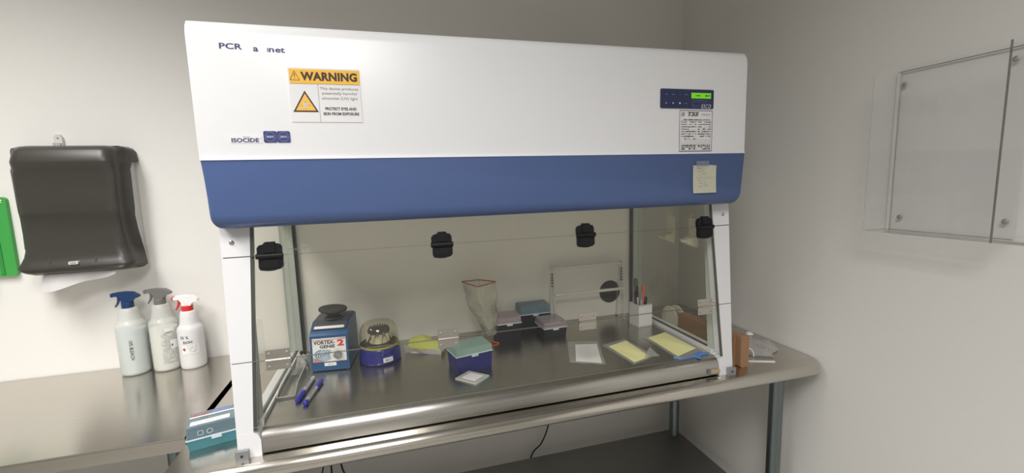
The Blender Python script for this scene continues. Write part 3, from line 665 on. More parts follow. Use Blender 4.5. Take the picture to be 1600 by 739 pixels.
# ------------------------------------------------------------------ tip boxes
def tip_box(loc, rz, w, d, hb, hl, mb, mlid, mtray, label, rows=True):
    t = thing('pipette_tip_box', label, 'pipette tip box', loc, rz)
    bm = hexa(B(), [(-w/2+.003, -d/2+.003, 0), (w/2-.003, -d/2+.003, 0), (w/2-.003, d/2-.003, 0), (-w/2+.003, d/2-.003, 0)], [(-w/2, -d/2, hb), (w/2, -d/2, hb), (w/2, d/2, hb), (-w/2, d/2, hb)])
    bs = part('base', bm, mb, t, bev=0.002)
    bm = B(); box(bm, -w/2+.004, w/2-.004, -d/2+.004, d/2-.004, hb+.0003, hb+.004); tr = part('tip_tray', bm, mtray, t, bev=0.001)
    if rows:
        bm = B(); nx = 12
        for i in range(nx):
            for j in (range(8)):
                x = -w/2+.010+(w-.020)*i/(nx-1); y = -d/2+.010+(d-.020)*j/7
                lathe(bm, [(0.0026, hb+.0041), (0.0022, hb+.0041+(hl-.008)*.6)], x, y, 6)
        part('tips', bm, mtray, tr)['kind'] = 'stuff'
    th = 0.0014; bm = B(); a, b = w/2, d/2
    # open-bottomed lid shell
    outer = [(-a, -b), (a, -b), (a, b), (-a, b)]; inr = [(-a+th, -b+th), (a-th, -b+th), (a-th, b-th), (-a+th, b-th)]
    z0, z1 = hb+.0005, hb+hl
    O0 = [bm.verts.new((x, y, z0)) for x, y in outer]; O1 = [bm.verts.new((x*.97, y*.97, z1)) for x, y in outer]
    I0 = [bm.verts.new((x, y, z0)) for x, y in inr]; I1 = [bm.verts.new((x*.97, y*.97, z1-th)) for x, y in inr]
    for i in range(4):
        j = (i+1) % 4
        bm.faces.new((O0[i], O0[j], O1[j], O1[i])); bm.faces.new((I0[j], I0[i], I1[i], I1[j])); bm.faces.new((O0[j], O0[i], I0[i], I0[j]))
    bm.faces.new(O1); bm.faces.new(I1[::-1])
    ld = part('lid', bm, mlid, t)
    bm = B(); h = 0.0012
    for x0, x1, y0, y1 in ((-a-h, a+h, -b-h, -b), (-a-h, a+h, b, b+h), (-a-h, -a, -b, b), (a, a+h, -b, b)): box(bm, x0, x1, y0, y1, hb-.001, hb+.0022)
    part('lid_rim', bm, M['lidrim'], ld)
    bm = B(); box(bm, -.010, .010, -b-.004, -b-.0013, hb-.006, hb+.003); part('latch', bm, M['lidrim'], ld, bev=0.0008)
    return t, ld, bs
TZF = 0.0552
tip_box((0.566, 0.2065, TZF), math.radians(12.8), 0.113, 0.076, 0.050, 0.021, M['navytip'], M['clid'], M['teali'], 'navy pipette tip box with clear teal lid, nearest the front glass')
tip_box((0.889, 0.383, TZF), math.radians(3), 0.085, 0.088, 0.034, 0.022, M['darktip'], M['plid'], M['mauvei'], 'black pipette tip box with pale mauve top, left of the clear stand', False)
tip_box((0.850, 0.4660, TZF), 0, 0.116, 0.068, 0.062, 0.032, M['darktip'], M['blid'], M['bluei'], 'dark pipette tip box with pale blue lid, tallest at the back', False)
tip_box((0.7315, 0.398, TZF), math.radians(0), 0.084, 0.080, 0.062, 0.023, M['darktip'], M['plid'], M['pinki'], 'dark pipette tip box with dusky pink top, behind the tall bag', False)
t, ld, bs = tip_box((-0.0725, 0.127, 0.0002), math.radians(15), 0.116, 0.080, 0.027, 0.030, M['teal'], M['tlid'], M['bluei'], 'teal pipette tip box with clear lid, outside the cabinet at lower left', False)
p = Print(lambda u, v, h: (u, v, 0.0572+h))
p.rect(M['paper'], -0.050, -0.030, 0.028, -0.010, 1).scrib(M['inkg'], -0.040, 0.020, -0.015, 0.003, 4).scrib(M['inkg'], -0.040, 0.015, -0.021, 0.003, 6)
p.rect(M['paper'], -0.054, 0.010, 0.054, 0.016, 1).scrib(M['pred'], -0.050, -0.018, 0.023, 0.007, 7, 1).poly(M['inkl'], rrect(-0.010, 0.030, 0.018, 0.030, 0.005), 1)
p.done('printing', ld)
p = Print(lambda u, v, h: (u, -0.0402-h, v))
c = circ(-0.012, 0.041, 0.0055, 20); p.line(M['lidrim'], c+c[:1], 0.0014); c = rrect(-0.035, -0.025, 0.036, 0.046, 0.001, 2); p.line(M['lidrim'], c+c[:1], 0.0012); p.done('embossing', ld)
# ------------------------------------------------------------------ vortex mixer
V = thing('vortex_mixer', 'blue vortex mixer with dark cup head and swirl label, inside at left', 'vortex mixer', (0.173, 0.378, TZF), math.radians(-6))
V.scale = (0.93, 0.93, 0.92)
side = [(-0.076, 0.004), (-0.070, 0.118), (-0.062, 0.126), (-0.022, 0.150), (0.070, 0.152), (0.078, 0.146), (0.084, 0.004)]
bm = B(); prism(bm, side, 'x', -0.058, 0.058); part('body', bm, M['vblue'], V, bev=0.004, seg=3)
bm = B(); hexa(bm, [(-.052, -.0555, 0.1325), (.052, -.0555, 0.1325), (.052, .066, 0.1535), (-.052, .066, 0.1535)][:2]+[(.052, -.020, 0.1530), (-.052, -.020, .1530)], [(-.052, -.0560, 0.1350), (.052, -.0560, 0.1350), (.052, -.0205, 0.1550), (-.052, -.0205, .1550)])
hexa(bm, [(-.054, -.0203, 0.1518), (.054, -.0203, 0.1518), (.054, .068, 0.1535), (-.054, .068, 0.1535)], [(-.052, -.0203, 0.1550), (.052, -.0203, 0.1550), (.052, .066, 0.1562), (-.052, .066, 0.1562)])
part('top_deck', bm, M['vdark'], V)
bm = B(); lathe(bm, [(0.030, 0.1563), (0.026, 0.160), (0.019, 0.164), (0.019, 0.170), (0.030, 0.175), (0.043, 0.181), (0.045, 0.186), (0.043, 0.190), (0.036, 0.1905), (0.020, 0.187), (0.0, 0.1865)], n=40, cap=False)
bmesh.ops.rotate(bm, verts=[v for v in bm.verts if v.co.z > 0.172], cent=(0, 0, 0.175), matrix=Matrix.Rotation(math.radians(4), 3, 'Y'))
part('cup_head', bm, M['rubber'], V, (0.002, -0.002, 0), smooth=50)
for k, (x, y) in enumerate(((-.05, -.065), (.05, -.065), (-.05, .07), (.05, .07))):
    part('foot', lathe(B(), [(0.008, 0), (0.008, 0.004)], x, y, 12), M['rubber'], V)
lean = math.atan(0.006/0.114)
def vf(u, v, h): return (u, -0.0767+(v-0.0)*0.0526-h, v)
p = Print(lambda u, v, h: (u, -0.0762+0.0526*(v-0.004)-0.0006-h, v))
p.rect(M['paper'], -0.0510, 0.033, 0.0505, 0.110)
p.rect(M['pred'], -0.050, 0.1035, 0.049, 0.1052, 2).scrib(M['inkb'], 0.030, 0.049, 0.107, 0.0015, 3, 1)
p.text(M['inkb'], 'VORTEX-', -0.0150, 0.0960, 0.064, 0.0125, bold=0.035).text(M['inkb'], 'GENIE', -0.006, 0.0825, 0.046, 0.0105, bold=0.035)
p.text(M['pred'], '2', 0.0345, 0.0920, 0.021, 0.0210, bold=0.05)
p.poly(M['swirl'], [(c[0], c[1]) for c in [(-0.0180+0.030*math.cos(i*PI/18), 0.0545+0.0195*math.sin(i*PI/18)) for i in range(36)]], 1.5)
for k in range(3):
    pts = []
    for i in range(30):
        a = i*0.28+k*2.1; r = 0.0026+0.00088*i
        pts.append((-0.0180+r*math.cos(a)*1.05, 0.0545+r*math.sin(a)*0.66))
    p.line(M['paper'], pts, 0.0021, 2.2+0.3*k)
p.poly(M['ppink'], [(-.050, .034), (-.020, .034), (-.036, .042), (-.050, .048)], 3)
p.poly(M['paper'], [(0.0235+0.0225*math.cos(i*PI/14), 0.0545+0.0215*math.sin(i*PI/14)) for i in range(28)], 4)
for i in range(11):
    a = math.radians(215-25*i); c_, s_ = math.cos(a), math.sin(a)
    p.line(M['inkb'], [(0.0235+c_*0.016, 0.0545+s_*0.016), (0.0235+c_*0.019, 0.0545+s_*0.019)], 0.0012, 5)
lb = p.done('front_label', V); lb['label'] = 'white label with red 2 and blue swirl'
bm = B(); lathe(bm, [(0.0135, 0), (0.0125, 0.004), (0.0115, 0.0085)], n=28)
box(bm, -0.012, 0.012, -0.0035, 0.0035, 0.0086, 0.0125)
bmesh.ops.rotate(bm, verts=bm.verts, cent=(0, 0, 0), matrix=Matrix.Rotation(math.radians(90), 3, 'X') @ Matrix.Rotation(math.radians(-12), 3, 'Z'))
part('speed_knob', bm, M['bracket'], V, (0.0245, -0.0745, 0.0545), bev=0.0005)
p = Print(lambda u, v, h: (u, -0.0762+0.0526*(v-0.004)-0.0006-h, v)); p.rect(M['paper'], -0.018, 0.0185, 0.018, 0.0295).text(M['inkb'], 'V-1', 0.0, 0.024, 0.012, 0.005); p.done('white_tag', V)
p = Print(lambda u, v, h: (u, -0.0555+(v)*0.88-0.001, 0.1352+v*0.50+h)); p.rect(M['paper'], -0.047, 0.002, 0.044, 0.013); p.done('white_strip', V)
# ------------------------------------------------------------------ mini centrifuge
C = thing('mini_centrifuge', 'round royal blue mini centrifuge under a clear dome, right of the vortex mixer', 'centrifuge', (0.306, 0.352, TZF))
bm = B(); lathe(bm, [(0.060, 0.001), (0.063, 0.004), (0.0635, 0.012), (0.0605, 0.040), (0.0600, 0.046), (0.057, 0.050)], n=48); part('base', bm, M['navycf'], C, smooth=50)
bm = B(); lathe(bm, [(0.0588, 0.0502), (0.060, 0.053), (0.0588, 0.0565), (0.048, 0.0565), (0.044, 0.0502)], n=48); part('seal_ring', bm, M['yring'], C, smooth=50)
bm = B(); lathe(bm, [(0.0585, 0.057), (0.0580, 0.085), (0.0555, 0.102), (0.050, 0.114), (0.040, 0.1215), (0.020, 0.125), (0.004, 0.126)], n=48)
lathe(bm, [(0.0570, 0.0572), (0.0565, 0.085), (0.0540, 0.101), (0.0485, 0.1125), (0.039, 0.1200), (0.020, 0.1235), (0.004, 0.1245)], n=48)
part('dome_lid', bm, M['dome'], C, smooth=60)
bm = B(); lathe(bm, [(0.020, 0.0503), (0.030, 0.060), (0.022, 0.072), (0.010, 0.080), (0.006, 0.092)], n=28); rt = part('rotor', bm, M['cream'], C, smooth=50)
for k in range(8):
    a = k*PI/4+0.2; cx, cy = 0.030*math.cos(a), 0.030*math.sin(a)
    bm = B(); tube(bm, [(cx*.9, cy*.9, 0.088), (cx*1.25, cy*1.25, 0.064)], [0.0055, 0.002], 10); part('tube', bm, M['aedge'], rt)
    bm = B(); tube(bm, [(cx*.88, cy*.88, 0.0925), (cx*.905, cy*.905, 0.0883)], 0.0064, 10); part('tube_cap', bm, M['black'], rt)
bm = B(); lathe(bm, [(0.033, 0.0945), (0.034, 0.0965), (0.033, 0.099), (0.022, 0.099), (0.021, 0.0945)], n=32); part('rotor_band', bm, M['black'], rt, smooth=50)
bm = B()
for k in range(22):
    a = k*2*PI/22; lathe(bm, [(0.0022, 0.1005), (0.0022, 0.1055)], 0.028*math.cos(a), 0.028*math.sin(a), 6)
part('strip_teeth', bm, M['inkb'], rt)
p = Print(lambda u, v, h: ((0.0625+h)*math.sin(u/0.0625), -(0.0635+h)*math.cos(u/0.0625), v))
def cyl(u, v, h): R = 0.0642-0.00009*(v*1000-12)+h; return (R*math.sin(u/0.062), -R*math.cos(u/0.062), v)
p = Print(cyl)
for i in range(6): p.rect(M['paper'], 0.010+.005*i, 0.011, 0.015+.005*i, 0.027)
for i in range(6): p.rect(M['inkl'], 0.010+.005*i, 0.0245, 0.015+.005*i, 0.027, 2)
p.text(M['inkb'], 'MC-1', 0.025, 0.0175, 0.016, 0.005, bold=.02); p.done('white_tag', C)
part('lid_button', lathe(B(), [(0.008, 0), (0.008, 0.004), (0.005, 0.006)], n=16), M['navycf'], C, (0.012, -0.0595, 0.040), (math.radians(90), 0, 0))
# ------------------------------------------------------------------ markers
def marker(p0, p1, label, capfirst):
    p0, p1 = Vector(p0), Vector(p1); L = (p1-p0).length
    an = math.atan2(p1.y-p0.y, p1.x-p0.x)
    t = thing('marker_pen', label, 'marker pen', (p0.x, p0.y, TZF+0.0064), an, 'markers by the left rail')
    part('barrel', tube(B(), [(0.048 if capfirst else 0.012, 0, 0), (L-0.004 if capfirst else L-0.046, 0, 0)], 0.0058, 14), M['penlab'], t, bev=0.0008)
    if capfirst:
        part('cap', tube(B(), [(0, 0, 0), (0.002, 0, 0), (0.050, 0, 0)], [0.005, 0.0063, 0.0063], 14), M['bluepen'], t)
        part('end_plug', tube(B(), [(L-0.004, 0, 0), (L, 0, 0)], 0.0052, 14), M['penlab'], t)
    else:
        part('end_plug', tube(B(), [(0, 0, 0), (0.002, 0, 0), (0.013, 0, 0)], [0.004, 0.0060, 0.0062], 14), M['bluepen'], t)
        part('cap', tube(B(), [(L-0.046, 0, 0), (L-.003, 0, 0), (L, 0, 0)], [0.0063, 0.0063, .005], 14), M['bluepen'], t)
    q = Print(lambda u, v, h: (u, (0.0059+h)*math.sin(v/0.0059), (0.0059+h)*math.cos(v/0.0059)))
    q.scrib(M['inkb'], 0.055 if capfirst else 0.02, L-0.02 if capfirst else L-0.055, 0.000, 0.003, 2, .9); q.done('printing', t)
marker((0.107, 0.128), (0.1250, 0.262), 'blue-capped marker pen, left of the two, cap towards the front', True)
marker((0.1285, 0.104), (0.1500, 0.236), 'blue marker pen, right of the two, cap towards the mixer', False)
# ------------------------------------------------------------------ clear tray and crumpled wrap at left rail
t = thing('acrylic_tray', 'low clear plastic tray beside the blue markers', 'tray', (0.077, 0.235, TZF))
bm = B(); w, d, th = 0.021, 0.085, 0.0016
box(bm, -w, w, -d, d, 0, th); box(bm, -w, w, -d, -d+th, th, 0.012); box(bm, -w, w, d-th, d, th, 0.030)
for s in (-1, 1):
    x0, x1 = sorted((s*w, s*(w-th))); prism(bm, [(-d+th, th), (d-th, th), (d-th, 0.030), (-d+0.040, 0.030), (-d+th, 0.013)], 'x', x0, x1)
bm.normal_update()
part('tray_body', bm, M['acrylic'], t, smooth=0)
bm = B(); tube(bm, [(-w, -d, .012), (w, -d, .012)], 0.0008, 6)
for s in (-w, w): tube(bm, [(s, -d, 0.013), (s, -d+.040, .030), (s, d, .030)], 0.0008, 6)
part('tray_rim', bm, M['aedge'], t)
def crumple(name, label, cat, loc, sx, sy, hz, seed, mat, n=14, rz=0):
    r = random.Random(seed); ph = [(r.uniform(4, 13), r.uniform(4, 13), r.uniform(0, 6.3), r.uniform(.3, 1)) for _ in range(6)]
    def f(u, v):
        z = sum(a*abs(math.sin(p*u+q*v+c)) for p, q, c, a in ph)/3.2*hz
        e = min(u, 1-u, v, 1-v)*5; z *= min(1, 0.15+e)
        return ((u-.5)*sx*(1+.12*math.sin(6*v+seed)), (v-.5)*sy*(1+.12*math.sin(7*u+seed*2)), z+0.0008)
    o = part(name, sheet(B(), f, n, n, 0.0005), mat, None, loc, (0, 0, rz), smooth=8)
    return tag(o, label, cat)
crumple('plastic_wrap', 'crumpled clear wrapper between the blue markers and the mixer', 'plastic wrapper', (0.082, 0.352, TZF), 0.036, 0.045, 0.045, 3, M['ccbag'])
# ------------------------------------------------------------------ torn packet with lime foam
t = thing('torn_packet', 'torn white packet with lime yellow lining, left of the navy tip box', 'packet', (0.452, 0.372, TZF), math.radians(-30))
r = random.Random(5)
bm = B(); prof_ = [0.032, 0.026, 0.019, 0.020, 0.018, 0.019, 0.016, 0.020, 0.019, 0.024, 0.020]
def f(u, v):
    k = u*10; i = min(9, int(k)); h = prof_[i]+(prof_[i+1]-prof_[i])*(k-i)
    return (-0.062+0.124*u, -0.028+0.004*math.sin(u*9)-0.012*v*(1-u), 0.0003+max(0, .006*(math.sin(u*4.2)-.2))*(1-v)+h*v)
G = [[bm.verts.new(f(i/10, j/3)) for j in range(4)] for i in range(11)]
for i in range(10):
    for j in range(3): bm.faces.new((G[i][j], G[i+1][j], G[i+1][j+1], G[i][j+1]))
bmesh.ops.solidify(bm, geom=bm.faces[:], thickness=0.0012)
part('torn_sleeve', bm, M['paper'], t)
bm = B(); f = lambda u, v: (-0.056+0.110*u, -0.026+0.072*v, 0.018+0.024*math.sin(PI*min(1, v*1.2))*(0.55+0.45*math.sin(2.2*u+1.0))+0.003*math.sin(9*u)*v+0.018*math.exp(-((u-.35)/.12)**2)*v)
sheet(bm, f, 14, 10, 0.004); part('lining', bm, M['lime'], t, smooth=60)
bm = B(); box(bm, -0.055, 0.052, -0.024, 0.045, 0.0, 0.006); part('packet_base', bm, M['paper'], t, bev=.001)
# ------------------------------------------------------------------ bag stand
t = thing('bag_stand', 'clear waste bag hung from an orange-red square wire stand', 'waste bag stand', (0.640, 0.372, TZF))
def ringpts(z, dx=0, dy=0, k=1.0): return [(a*k+dx, b*k+dy, z) for a, b in ((-0.058, 0.046), (0.004, 0.050), (0.053, -0.001), (-0.020, -0.049))]
def rounded(pts, n=4):
    out = []
    for i in range(len(pts)):
        a, b, c = Vector(pts[i-1]), Vector(pts[i]), Vector(pts[(i+1) % len(pts)])
        s, e = b+(a-b).normalized()*.006, b+(c-b).normalized()*.006
        for k in range(n+1):
            q = k/n; out.append(s*(1-q)**2+b*2*q*(1-q)+e*q*q)
    return out
part('top_ring', tube(B(), rounded(ringpts(0.210)), 0.0019, 8, closed=True), M['orange'], t)
part('base_ring', tube(B(), rounded(ringpts(0.0022, 0.0, -0.022)), 0.0021, 8, closed=True), M['orange'], t)
part('upright', tube(B(), spline([(0.004, 0.050, 0.210), (0.006, 0.042, 0.12), (0.004, 0.028, 0.0022)], 5), 0.0011, 8), M['aedge'], t)
bm = B(); rings = []; N = 36
for k in range(15):
    q = k/14; z = 0.209-0.175*q; sc = 1-0.15*q-0.55*q**2.2; base = rounded(ringpts(z, 0.0, 0.0, sc*0.985), 4)
    ring = []
    for i, v in enumerate(base):
        an = i*2.399; w = 0.0050*math.sin(q*3.1)*math.sin(an*3+q*14)+0.0040*math.sin(i*1.7+q*25)*q
        dirv = Vector((v.x, v.y, 0)).normalized()
        ring.append(bm.verts.new((v.x+dirv.x*w+0.026*q**1.3, v.y+dirv.y*w-0.016*q, z+0.002*math.sin(i*1.3))))
    rings.append(ring)
for A, D_ in zip(rings, rings[1:]):
    for i in range(len(A)): bm.faces.new((A[i], A[(i+1) % len(A)], D_[(i+1) % len(A)], D_[i]))
bm.faces.new(rings[-1])
part('bag', bm, M['bag'], t, smooth=80)
# ------------------------------------------------------------------ weighing tile
t = thing('plastic_tile', 'square pale frosted plastic lid lying in front of the navy tip box', 'plastic lid', (0.5570, 0.1215, TZF), math.radians(-1))
q = [(-0.048, 0.008), (0.003, -0.044), (0.048, -0.003), (-0.004, 0.045)]
bm = hexa(B(), [(x, y, 0.0002) for x, y in q], [(x*.98, y*.98, 0.004) for x, y in q]); part('plate', bm, M['hdpe'], t, bev=0.0012)
bm = hexa(B(), [(x*.62, y*.62, 0.0041) for x, y in q], [(x*.58, y*.58, 0.0052) for x, y in q]); part('raised_centre', bm, M['hdpe2'], t, bev=0.0004)
# ------------------------------------------------------------------ pipette stand
t = thing('pipette_stand', 'clear acrylic stand with two grey crossbars, right rear of the cabinet', 'pipette stand', (1.070, 0.464, TZF))
for s in (-1, 1):
    X = s*0.1425
    bm = B()
    o_ = [(-0.034, 0.0), (-0.022, 0.0), (0.0, 0.195), (0.024, 0.0), (0.036, 0.0), (0.010, 0.228), (-0.012, 0.228)]
    prism(bm, o_, 'x', X-0.003, X+0.003); part('side_frame', bm, M['acrylic'], t, smooth=0)
    bm = B(); tube(bm, [(X, -0.034, 0.001), (X, -0.012, 0.228)], 0.0014, 6); tube(bm, [(X, 0.036, 0.001), (X, 0.010, 0.228)], 0.0010, 6); tube(bm, [(X, -0.022, 0.001), (X, 0.0, 0.195)], 0.0009, 6)
    part('bright_edge', bm, M['aedge'], t)
    bm = B()
    for k in range(5): box(bm, X-0.0034, X+.0034, -0.011, -0.002, 0.150+0.011*k, 0.156+0.011*k)
    part('printed_scale', bm, M['grey'], t)
part('crossbar', tube(B(), [(-0.142, -0.004, 0.218), (0.142, -0.004, 0.218)], 0.0078, 14), M['rod'], t)
part('crossbar', tube(B(), [(-0.139, -0.022, 0.121), (0.154, -0.022, 0.121)], 0.0054, 14), M['rod'], t)
part('foot_bar', bx(-0.1395, 0.1395, 0.020, 0.034, 0.0, 0.004), M['acrylic'], t)
# ------------------------------------------------------------------ pen cup with pens
t = thing('pen_cup', 'square white cup full of pens, right rear corner of the cabinet', 'pen cup', (1.2385, 0.362, TZF), math.radians(4))
bm = B(); a, h, th = 0.029, 0.082, 0.002
box(bm, -a, a, -a, a, 0, th)
for x0, x1, y0, y1 in ((-a, a, -a, -a+th), (-a, a, a-th, a), (-a, -a+th, -a+th, a-th), (a-th, a, -a+th, a-th)): box(bm, x0, x1, y0, y1, th, h)
part('cup', bm, M['dwhite'], t)
part('paper_label', bx(-a+.001, a-.001, -a-.0006, -a-.0001, 0.004, 0.076), M['paper'], t)
pens = [('marker_pen', 'dark broad pen standing tallest in the white cup', 'pen', (-.004, .010), (-.012, .016), 0.172, 0.0075, 'pengy', 'grey'),
        ('craft_knife', 'orange-handled tool standing in the white cup', 'tool', (.006, .0), (.013, .004), 0.148, 0.0058, 'porange', 'red'),
        ('ballpoint_pen', 'slim white pen leaning left in the white cup', 'pen', (-.010, -.004), (-.018, -.004), 0.146, 0.0038, 'penw', 'inkb'),
        ('ballpoint_pen', 'white pen in the middle of the white cup beside the orange tool', 'pen', (.0, -.010), (-.004, -.008), 0.132, 0.0042, 'penw', 'bracket'),
        ('pencil', 'brownish pencil at the left edge of the white cup', 'pencil', (-.014, .006), (-.024, .002), 0.128, 0.0035, 'brown', 'porange'),
        ('glue_stick', 'short dark capped stick at the right of the white cup', 'stick', (.017, .004), (.021, .002), 0.103, 0.0068, 'darktip', 'pengy')]
for nm, lab, cat, b0, b1, L, r_, m1, m2 in pens:
    base = Vector((1.2385+b0[0]*.8, 0.362+b0[1]*.8, TZF+0.0035)); tip = Vector((1.2385+b1[0], 0.362+b1[1], TZF+L))
    pen = thing(nm, lab, cat, tuple(base)); dv = tip-base
    part('barrel', tube(B(), [(0, 0, 0), tuple(dv*.72)], r_, 12), M[m1], pen, bev=.0005)
    part('cap', tube(B(), [tuple(dv*.722), tuple(dv*.95), tuple(dv)], [r_*1.08, r_*1.08, r_*.7], 12), M[m1] if nm != 'ballpoint_pen' else M[m2], pen)
# ------------------------------------------------------------------ pouches on the tray floor
def pouch(corners, sheet_c, msheet, label, seed, flap=None):
    cx = sum(c[0] for c in corners)/4; cy = sum(c[1] for c in corners)/4
    t = thing('specimen_pouch', label, 'plastic pouch', (cx, cy, TZF), 0, 'pouches on the steel tray')
    def surf(cs, base, amp):
        cs = [Vector((x-cx, y-cy, 0)) for x, y in cs]
        def f(u, v):
            p_ = (cs[0]*(1-u)+cs[1]*u)*v+(cs[3]*(1-u)+cs[2]*u)*(1-v)
            yy = p_.y+cy
            return (p_.x, p_.y, base+amp*(0.5+0.5*math.sin(5*u+3*v+seed))*min(u, 1-u, v, 1-v)*4+(tray_z(yy)-0.055 if yy < 0.042 else 0))
        return f
    part('pouch_film', sheet(B(), surf(corners, 0.0012, 0.0020), 12, 12, 0.0006), M['cbag'], t)
    part('insert_sheet', sheet(B(), surf(sheet_c, 0.0026, 0.0030), 14, 14, 0.0007), msheet, t)
    if flap:
        part('flap', sheet(B(), lambda u, v: tuple(Vector(flap[0])*(1-u)*(1-v)+Vector(flap[1])*u*(1-v)+Vector(flap[2])*v-Vector((cx, cy, 0))), 5, 5, 0.0005), M['cbag'], t)
    return t
pouch([(0.912, 0.284), (1.010, 0.256), (0.947, 0.080), (0.853, 0.127)], [(0.925, 0.250), (0.994, 0.233), (0.940, 0.090), (0.873, 0.127)], M['paper'], 'clear pouch holding a white sheet, leftmost of the three pouches', 1)
pouch([(1.006, 0.219), (1.104, 0.245), (1.115, 0.084), (1.024, 0.052)], [(1.020, 0.200), (1.098, 0.225), (1.098, 0.085), (1.032, 0.062)], M['yellow'], 'clear pouch holding a yellow sheet, middle of the three pouches', 2, [(1.075, 0.080, 0.006), (1.128, 0.078, 0.002), (1.120, 0.120, 0.016)])
pouch([(1.170, 0.235), (1.288, 0.250), (1.283, 0.060), (1.168, 0.035)], [(1.180, 0.222), (1.265, 0.250), (1.268, 0.092), (1.178, 0.058)], M['yellow'], 'clear pouch with the largest yellow sheet, rightmost of the three pouches', 3)
# blue glove under the rightmost pouch
r = random.Random(3)
bm = B()
def strip(pts, w):
    pts = [Vector((x, y, tray_z(y)+z)) for x, y, z in pts]; sp = spline(pts, 5); V0 = []
    for i, p_ in enumerate(sp):
        d = (sp[min(i+1, len(sp)-1)]-sp[max(i-1, 0)]).normalized(); nrm = Vector((-d.y, d.x, 0)).normalized()
        k = i/(len(sp)-1); ww = w*(0.7+0.5*math.sin(PI*min(1, k*1.15)))
        V0.append([p_-nrm*ww/2, p_+Vector((0, 0, 0.0025)), p_+nrm*ww/2])
    top = [[bm.verts.new(q) for q in row] for row in V0]; bot = [[bm.verts.new(q-Vector((0, 0, 0.0012))) for q in row] for row in V0]
    for i in range(len(top)-1):
        for j in range(2): bm.faces.new((top[i][j], top[i+1][j], top[i+1][j+1], top[i][j+1])); bm.faces.new((bot[i][j+1], bot[i+1][j+1], bot[i+1][j], bot[i][j]))
        bm.faces.new((top[i][0], bot[i][0], bot[i+1][0], top[i+1][0])); bm.faces.new((top[i][2], top[i+1][2], bot[i+1][2], bot[i][2]))
    bm.faces.new([top[0][0], top[0][1], top[0][2], bot[0][2], bot[0][1], bot[0][0]]); bm.faces.new([top[-1][2], top[-1][1], top[-1][0], bot[-1][0], bot[-1][1], bot[-1][2]])
strip([(1.262, 0.060, .0015), (1.235, 0.044, .0015), (1.234, 0.034, .0015), (1.238, 0.028, .0015)], 0.020)
strip([(1.240, 0.048, .0015), (1.268, 0.048, .0015), (1.280, 0.052, .0015)], 0.009)
strip([(1.240, 0.044, .0015), (1.205, 0.042, .0015), (1.178, 0.043, .0015), (1.160, 0.055, .0015)], 0.008)
o = part('nitrile_glove', bm, M['glove'], None, (0, 0, 0.0006), smooth=60); tag(o, 'blue nitrile glove poking out under the rightmost yellow pouch', 'glove')
# ------------------------------------------------------------------ adhesive hooks on the right side pane
for k, (y, lab) in enumerate(((0.268, 'translucent adhesive hook on the right side glass, further from the front'), (0.150, 'translucent adhesive hook on the right side glass, behind the black hinge'))):
    t = thing('adhesive_hook', lab, 'hook', (CW-0.0430, y, 0.42), 0, 'hooks on the right side glass')
    bm = B(); prism(bm, rrect(-0.022, 0.022, -0.048, 0.045, 0.004), 'x', -0.004, -0.0003); part('back_plate', bm, M['hook'], t, bev=0.001)
    bm = B(); hexa(bm, [(-.0042, -.021, -.046), (-.0042, .021, -.046), (-.0042, .021, -.012), (-.0042, -.021, -.012)], [(-.030, -.012, -.036), (-.030, .012, -.036), (-.030, .012, -.018), (-.030, -.012, -.018)]); part('hook_body', bm, M['hook'], t, bev=0.002)
    part('hook_tip', tube(B(), [(-.030, 0, -.027), (-.044, 0, -.026), (-.048, 0, -.020)], [0.006, 0.0045, 0.004], 10), M['hook'], t)
    bm = B(); tube(bm, [(-.006, -.008, .045), (-.006, -.008, .056), (-.006, .008, .056), (-.006, .008, .045)], 0.002, 8); part('release_tab', bm, M['hook'], t)
# ------------------------------------------------------------------ right of the cabinet
t = thing('cardboard_box', 'narrow brown cardboard box standing beside the right post', 'cardboard box', (1.396, 0.183, 0.0002))
bm = B(); box(bm, -0.019, 0.019, -0.128, 0.145, 0, 0.092); part('carton', bm, M['card'], t, bev=0.0015)
bm = B(); prism(bm, rrect(-0.010, 0.0205, 0.0, 0.102, 0.006), 'y', -0.150, -0.1285); part('front_flap', bm, M['card'], t, bev=0.001)
p = Print(lambda u, v, h: (-0.0192-h, u, v))
for k in range(4): p.hand(M['inkb'], -0.098+0.020*k, -0.088+0.020*k, 0.056, 0.010, k, 0.0016)
p.rect(M['paper'], -0.115, 0.001, 0.035, 0.026).scrib(M['inkg'], -0.100, 0.020, 0.019, 0.0022, 3); p.scrib(M['inkg'], -0.100, -0.020, 0.013, 0.0022, 6); p.done('printing', t)
t = thing('tape_reel', 'pale reel standing behind the brown cardboard box', 'reel', (1.402, 0.392, 0.0502))
bm = B()
for x in (-0.017, 0.014):
    lathe(bm, [(0.030, x), (0.050, x), (0.050, x+.003), (0.030, x+.003)], n=40)
part('flange', bm, M['ring'], t, (0, 0, 0), (0, math.radians(90), 0))
part('core', lathe(B(), [(0.0295, -0.013), (0.0295, 0.013)], n=32), M['violet'], t, (0, 0, 0), (0, math.radians(90), 0))
crumple('plastic_wrap', 'large crumpled clear wrapper on the table end by the right wall', 'plastic wrapper', (1.550, 0.140, 0.0002), 0.135, 0.118, 0.030, 11, M['ccbag'], 10, math.radians(40))
t = thing('tape_strip', 'curled white strip with a ring end, beside the cardboard box', 'tape strip', (1.478, 0.045, 0.0003))
bm = B(); hexa(bm, [(-.060, .026, 0), (.040, -.016, 0), (.045, -.008, 0), (-.060, .036, 0)], [(-.060, .026, .0015), (.040, -.016, .0015), (.045, -.008, .0015), (-.060, .036, .0015)]); part('strip', bm, M['tissue'], t)
pts = [(-0.022+0.030*math.cos(a), 0.026+0.012*math.cos(a*.5), 0.004+0.032*math.sin(a)+.0) for a in [PI*i/12 for i in range(13)]]
part('ring_end', tube(B(), pts, 0.0022, 8), M['tissue'], t)
